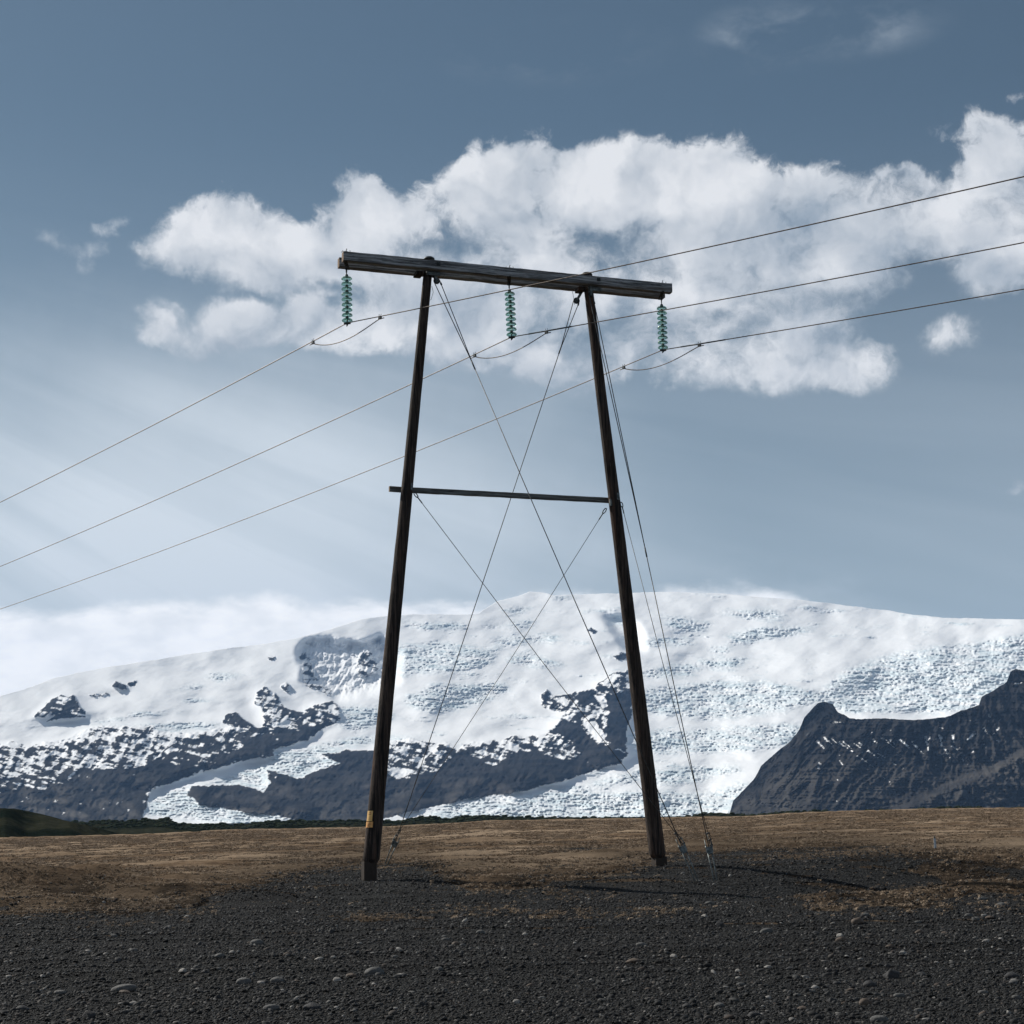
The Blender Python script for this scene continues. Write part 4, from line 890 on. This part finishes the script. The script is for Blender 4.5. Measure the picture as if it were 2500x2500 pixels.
# ------------------------------------------------------------------ stake in the heath
sp = at_ground(2284, 2077); d = Vector(ray(2283, 2041)); tp = Vector((0, 0, EYE)) + d * (sp.y / d.y)
st = empty('marker_stake', sp); tag(st, 'thin pale metal stake standing alone in the brown heath at right', 'stake')
h = tp.z - sp.z; MB().box((0, 0, h * .42 - .1), (.055, .028, h * .84 + .2), None, .2).build('post', MATS['stake_metal'], st)
MB().tube([(0, 0, h * .8), (-.006, 0, h)], .018, 6).build('tip', MATS['dark_iron'], st)

# ------------------------------------------------------------------ stones
def stone_mesh(seed, mt, flat=.55, sub=3, rough=.16):
    bm = bmesh.new(); bmesh.ops.create_icosphere(bm, subdivisions=sub, radius=.5); rs = np.random.default_rng(seed)
    P_ = np.array([q.co[:] for q in bm.verts]); dirs = rs.normal(size=(9, 3)); dirs /= np.linalg.norm(dirs, axis=1)[:, None]
    for dd in dirs:                                              # worn flats
        h_ = rs.uniform(.36, .48); ov = np.maximum(P_ @ dd - h_, 0); P_ -= ov[:, None] * dd * .8
    n_ = sum(np.sin(P_ @ rs.normal(size=3) * (4 + 3 * k) + rs.random() * 6)[:, None] * rs.normal(size=3) * .03 / (k + 1) for k in range(4))
    P_ = (P_ + n_ * rough / .16) * (1, rs.uniform(.65, .9), flat)
    me = bpy.data.meshes.new('stone'); vs = [tuple(q) for q in P_]; me.from_pydata(vs, [], [[w.index for w in q.verts] for q in bm.faces]); bm.free()
    me.polygons.foreach_set('use_smooth', [True] * len(me.polygons)); me.materials.append(MATS[mt]); return me
SM = {k: [stone_mesh(300 + 10 * i + j, k, f) for j, f in enumerate((.42, .55, .7))] for i, k in enumerate(('stone_grey', 'stone_dark', 'stone_pale', 'stone_brown'))}
GSTONE = 'stones scattered on the dark gravel'
def wa(x, y): return (x / 1.932, 1950 + y / 1.932)
def wr(x, y): return (1500 + x / 1.932, 1950 + y / 1.932)
NOTE = [  # direction, width on the photo, material, flatness index, label
    (wa(585, 905), 105, 'stone_grey', 0, 'widest flat grey stone in the gravel at lower left'), (wa(1210, 685), 64, 'stone_grey', 1, 'rounded light grey stone alone in the left gravel below the mounds'),
    (wa(285, 918), 60, 'stone_grey', 0, 'low flat grey stone just left of the widest stone at lower left'), (wa(590, 915), 50, 'stone_brown', 0, 'small brown stone leaning on the front of the widest stone'),
    (wa(945, 688), 36, 'stone_dark', 2, 'small dark stone left of the rounded light grey stone'), (wa(1035, 743), 44, 'stone_grey', 1, 'grey stone below the small dark stone in the left gravel'),
    (wa(1355, 735), 34, 'stone_brown', 1, 'small brownish stone right of the rounded light grey stone'), (wa(1150, 868), 62, 'stone_grey', 2, 'lumpy grey stone, left of a pair below the left pole'), (wa(1305, 862), 66, 'stone_grey', 1, 'smooth grey stone, right of a pair below the left pole'),
    (wa(1230, 870), 36, 'stone_pale', 1, 'small pale stone between a pair of grey stones'), (wa(1765, 828), 88, 'stone_grey', 1, 'big rounded grey stone straight below the left pole'), (wa(1660, 838), 52, 'stone_brown', 0, 'flat brown stone touching the left side of a big rounded stone'),
    (wa(1890, 835), 42, 'stone_pale', 1, 'pale pinkish stone right of the big rounded grey stone'), (wa(415, 720), 30, 'stone_pale', 1, 'small pale stone alone in the far left gravel'), (wa(630, 718), 36, 'stone_grey', 1, 'small grey stone in the left gravel midway to the rounded stone'),
    (wa(1505, 757), 38, 'stone_pale', 0, 'flat pale chip below the left pole, left of another chip'), (wa(1572, 748), 26, 'stone_pale', 1, 'small white chip below the left pole, right of a flat chip'), (wa(420, 1030), 66, 'stone_dark', 2, 'black rough stone near the lower left edge'),
    (wa(105, 995), 55, 'stone_dark', 1, 'dark flat stone at the bottom left corner'), (wa(1475, 990), 75, 'stone_dark', 1, 'large dark stone near the bottom, below the left pole'), (wa(40, 840), 30, 'stone_pale', 1, 'pale pebble near the left edge of the gravel'),
    (wa(795, 605), 24, 'stone_pale', 1, 'pale pebble at the far edge of the left gravel'), (wa(1280, 992), 70, 'stone_grey', 0, 'flat grey slab of stone near the bottom centre left'), (wa(970, 818), 36, 'stone_dark', 1, 'black pebble in the middle of the left gravel'),
    (wr(450, 495), 40, 'stone_grey', 1, 'grey stone in the gravel just below the pair of anchors'), (wr(425, 557), 32, 'stone_pale', 2, 'small pinkish white stone below the pair of anchors'), (wr(495, 596), 42, 'stone_dark', 2, 'dark angular stone below the pale stone near the anchors'),
    (wr(935, 487), 38, 'stone_grey', 1, 'grey stone at the gravel edge below the grassy lip'), (wr(935, 525), 34, 'stone_brown', 0, 'brown flat stone just below the stone at the gravel edge'), (wr(1150, 584), 62, 'stone_brown', 1, 'smooth brownish stone in the right gravel, uppermost of two'),
    (wr(1070, 668), 46, 'stone_brown', 1, 'smooth brown stone in the right gravel, lower of two'), (wr(1825, 508), 52, 'stone_grey', 2, 'rounded grey stone in the upper gravel near the right edge'), (wr(1735, 475), 44, 'stone_grey', 1, 'grey stone in the upper gravel left of the rounded right edge stone'),
    (wr(1670, 552), 34, 'stone_grey', 1, 'grey pebble below the upper stones at the right edge'), (wr(1770, 560), 36, 'stone_brown', 0, 'flat brown pebble near the right edge of the gravel'), (wr(718, 628), 58, 'stone_grey', 0, 'flat grey stone among pebbles in the middle of the right gravel'),
    (wr(125, 692), 50, 'stone_grey', 1, 'grey stone in the gravel below the right pole'), (wr(90, 770), 66, 'stone_brown', 0, 'flat brown stone in the gravel far below the right pole'), (wr(598, 880), 44, 'stone_grey', 1, 'light grey stone low in the right half of the gravel'),
    (wr(1310, 842), 72, 'stone_dark', 2, 'large dark lumpy stone in the lower right gravel'), (wr(1450, 832), 44, 'stone_dark', 1, 'dark stone right of the large dark lumpy stone'), (wr(1185, 968), 56, 'stone_brown', 2, 'dark brown stone near the bottom of the right gravel'),
    (wr(1025, 958), 44, 'stone_dark', 2, 'black stone left of the dark brown stone near the bottom'), (wr(890, 992), 50, 'stone_brown', 0, 'flat pinkish brown stone at the bottom of the right gravel'), (wr(1740, 916), 46, 'stone_grey', 1, 'brownish grey stone low near the right edge'),
    (wr(1875, 842), 60, 'stone_dark', 1, 'dark flat stone low at the right edge'), (wr(1360, 730), 36, 'stone_pale', 1, 'pale stone in the middle of the right gravel'), (wr(1300, 698), 36, 'stone_brown', 1, 'reddish brown pebble above the pale stone in the right gravel'),
    (wr(1440, 632), 40, 'stone_brown', 1, 'reddish stone in the upper part of the right gravel'), (wr(1205, 880), 58, 'stone_dark', 1, 'dark stone left of the large lumpy stone in the lower right'), (wr(345, 982), 46, 'stone_dark', 1, 'dark stone near the bottom centre of the gravel'),
    (wr(1250, 1045), 74, 'stone_grey', 0, 'flat grey stone at the very bottom of the right gravel'), (wr(1345, 932), 56, 'stone_grey', 0, 'grey flat stone below the large lumpy dark stone'), (wr(1590, 882), 36, 'stone_brown', 1, 'small red stone low in the right gravel'),
    (wr(655, 1025), 66, 'stone_dark', 0, 'dark flat stone at the bottom just right of centre'), (wr(75, 312), 26, 'stone_dark', 2, 'dark stone on the gravel pad beside the right pole foot'), (wr(1185, 265), 22, 'stone_dark', 1, 'small dark stone in the heath left of the stake'),
    (wr(1185, 550), 40, 'stone_grey', 0, 'flat grey pebble just above the smooth brownish stone')]
def put_stone(P, w, me, label, group=GSTONE):
    o = link('stone', me); o.rotation_euler = (random.uniform(-.12, .12), random.uniform(-.12, .12), random.uniform(-.5, .5)); o.scale = (w, w, w * random.uniform(.85, 1.15))
    o.location = (P[0], P[1], P[2] + w * .10); tag(o, label, 'stone', group); return o
for (px, py), w, mt, fi, lab in NOTE:
    P = ground_hit(px, py + 2); put_stone(P, w / 1.8 / FPX * float(np.hypot(P[0], P[1])), SM[mt][fi], lab)
KIND = {'stone_grey': 'small grey stone loose in the dark gravel', 'stone_dark': 'small black stone loose in the dark gravel', 'stone_pale': 'small pale stone loose in the dark gravel', 'stone_brown': 'small brown stone loose in the dark gravel'}
for i in range(170):
    px, py = random.uniform(-20, 2520), 2215 + 270 * random.random() ** .8
    w = 9 + 11 * random.random() ** 2 * (1.0 + .5 * (py - 2215) / 270); mt = random.choices(list(KIND), (5, 4, 2.2, 2))[0]
    P = ground_hit(px, py); put_stone(P, w / FPX * P[1], random.choice(SM[mt]), KIND[mt] + (' at lower left', ' at upper left', ' below the left pole', ' just below the left pole', ' below the right pole', ' just below the right pole', ' at lower right', ' at upper right')[2 * int(np.clip(px // 625, 0, 3)) + (py < 2330)])

# ------------------------------------------------------------------ gravel and dry grass, too many to count
lib = bpy.data.collections.new('library')                        # building blocks for the scatter, not in the scene themselves
def lib_obj(name, me): o = bpy.data.objects.new(name, me); lib.objects.link(o); return o
def scatter(name, pts, scale, rot, protos, mt, label, category):
    me = bpy.data.meshes.new(name); me.vertices.add(len(pts)); me.vertices.foreach_set('co', np.ascontiguousarray(pts, np.float32).ravel())
    for an, ty, av in (('size', 'FLOAT_VECTOR', scale), ('turn', 'FLOAT_VECTOR', rot)):
        a_ = me.attributes.new(an, ty, 'POINT'); a_.data.foreach_set('vector', np.ascontiguousarray(av, np.float32).ravel())
    a_ = me.attributes.new('pick', 'INT', 'POINT'); a_.data.foreach_set('value', rng.integers(0, len(protos), len(pts)).astype(np.int32))
    o = link(name, me); tag(o, label, category, kind='stuff')
    t = bpy.data.node_groups.new(name, 'GeometryNodeTree'); t.interface.new_socket('Geometry', in_out='INPUT', socket_type='NodeSocketGeometry'); t.interface.new_socket('Geometry', in_out='OUTPUT', socket_type='NodeSocketGeometry')
    N = t.nodes.new; i_ = N('NodeGroupInput'); o_ = N('NodeGroupOutput'); inst = N('GeometryNodeInstanceOnPoints'); gi = N('GeometryNodeGeometryToInstance')
    for p in protos:
        oi = N('GeometryNodeObjectInfo'); oi.inputs['Object'].default_value = p; oi.inputs['As Instance'].default_value = True; t.links.new(oi.outputs['Geometry'], gi.inputs[0])
    def na(n_, ty):
        q = N('GeometryNodeInputNamedAttribute'); q.data_type = ty; q.inputs[0].default_value = n_; return q.outputs[0]
    t.links.new(i_.outputs[0], inst.inputs['Points']); t.links.new(gi.outputs[0], inst.inputs['Instance']); inst.inputs['Pick Instance'].default_value = True
    t.links.new(na('pick', 'INT'), inst.inputs['Instance Index']); t.links.new(na('size', 'FLOAT_VECTOR'), inst.inputs['Scale'])
    e2r = N('FunctionNodeEulerToRotation'); t.links.new(na('turn', 'FLOAT_VECTOR'), e2r.inputs[0]); t.links.new(e2r.outputs[0], inst.inputs['Rotation'])
    t.links.new(inst.outputs[0], o_.inputs[0]); md = o.modifiers.new('scatter', 'NODES'); md.node_group = t
    return o
peb = [lib_obj('pebble', stone_mesh(500 + j, 'gravel_stone', (.4, .55, .7, .5, .6, .45)[j], 1 if j % 2 else 2, .3)) for j in range(6)]
def sect(n_, r0, r1, amax, power):
    r = (rng.random(n_) * (r1 ** power - r0 ** power) + r0 ** power) ** (1 / power); a = rng.uniform(-amax, amax, n_); return np.sin(a) * r, np.cos(a) * r, r
x, y, r = sect(330000, 8.5, 46, .40, .62)
mk = heath_mask(x, y); keep = (mk < rng.normal(.9, 1.1, len(x))) | (rng.random(len(x)) < .08 * (r < 45)); x, y, r, mk = x[keep], y[keep], r[keep], mk[keep]
n_ = len(x); s = np.exp(rng.normal(-4.12, .52, n_)) * np.interp(r, [9, 20, 45], [1., 1.3, 1.75]); s = np.clip(s, .009, .085)
z = ground_z(x, y) + s * .08 + np.where(mk > .15, .04, 0)
scatter('gravel', np.stack([x, y, z], 1), np.stack([s * rng.uniform(.8, 1.4, n_), s * rng.uniform(.8, 1.3, n_), s * rng.uniform(.7, 1.2, n_)], 1), np.stack([rng.normal(0, .3, n_), rng.normal(0, .3, n_), rng.uniform(0, 6.28, n_)], 1), peb, 'gravel_stone', 'loose dark gravel and pebbles covering the foreground', 'gravel')
def tuft(seed):
    rs = np.random.default_rng(seed); m = MB()
    for _ in range(9):
        a = rs.uniform(0, 6.28); b = Vector((rs.normal(0, .22), rs.normal(0, .22), -.05)); l = rs.uniform(.5, 1.); lean = rs.uniform(.3, 1.1); dd = Vector((math.cos(a), math.sin(a), 0)); sd = Vector((-dd.y, dd.x, 0)) * rs.uniform(.05, .10)
        mid = b + dd * lean * l * .35 + UZ * l * .6; tip = b + dd * lean * l + UZ * l * rs.uniform(.5, .95)
        m.add([b - sd, b + sd, mid + sd * .7, mid - sd * .7, tip], [(0, 1, 2, 3), (3, 2, 4)])
    return m.mesh('tuft', MATS['dead_grass'])
tf = [lib_obj('tuft', tuft(700 + j)) for j in range(5)]
x, y, r = sect(420000, 25, 230, .40, .35)
mk = heath_mask(x, y); keep = (mk > rng.normal(.5, 1.5, len(x))) | (r > 60); x, y, r = x[keep], y[keep], r[keep]; n_ = len(x)
dens = fbm(x * .8, y * .8, 3, 91); keep = (dens > rng.normal(-.2, .2, n_)) & (rng.random(n_) > sm(r, 150, 228)); x, y, r = x[keep], y[keep], r[keep]; n_ = len(x)
s = rng.uniform(.035, .085, n_) * np.interp(r, [30, 60, 130, 220], [1, 1.25, 2.0, 3.2])
scatter('dry_grass', np.stack([x, y, ground_z(x, y) + .05], 1), np.stack([s * 1.3, s * 1.3, s * rng.uniform(.35, .8, n_)], 1), np.stack([rng.normal(0, .15, n_), rng.normal(0, .15, n_), rng.uniform(0, 6.28, n_)], 1), tf, 'dead_grass', 'short brown winter grass covering the heath', 'grass')

# ------------------------------------------------------------------ air
hm_ = bpy.data.materials.new('haze'); hm_.use_nodes = True; gg = G(hm_.node_tree); vo_ = gg.n('ShaderNodeVolumePrincipled')
vo_.inputs['Color'].default_value = (.33, .57, 1.0, 1); vo_.inputs['Density'].default_value = 2.15e-5; vo_.inputs['Anisotropy'].default_value = .0
gg.t.links.new(vo_.outputs[0], gg.n('ShaderNodeOutputMaterial').inputs['Volume'])
hb = MB(); X0, X1, Y0, Y1, Z0, Z1 = -20600, 20600, -20600, 20600, -70, 2350
hb.add([(a, b, c) for c in (Z0, Z1) for a, b in ((X0, Y0), (X1, Y0), (X1, Y1), (X0, Y1))], [(3, 2, 1, 0), (4, 5, 6, 7), (0, 1, 5, 4), (1, 2, 6, 5), (2, 3, 7, 6), (3, 0, 4, 7)])
hz_o = hb.build('haze', hm_); hz_o['kind'] = 'stuff'
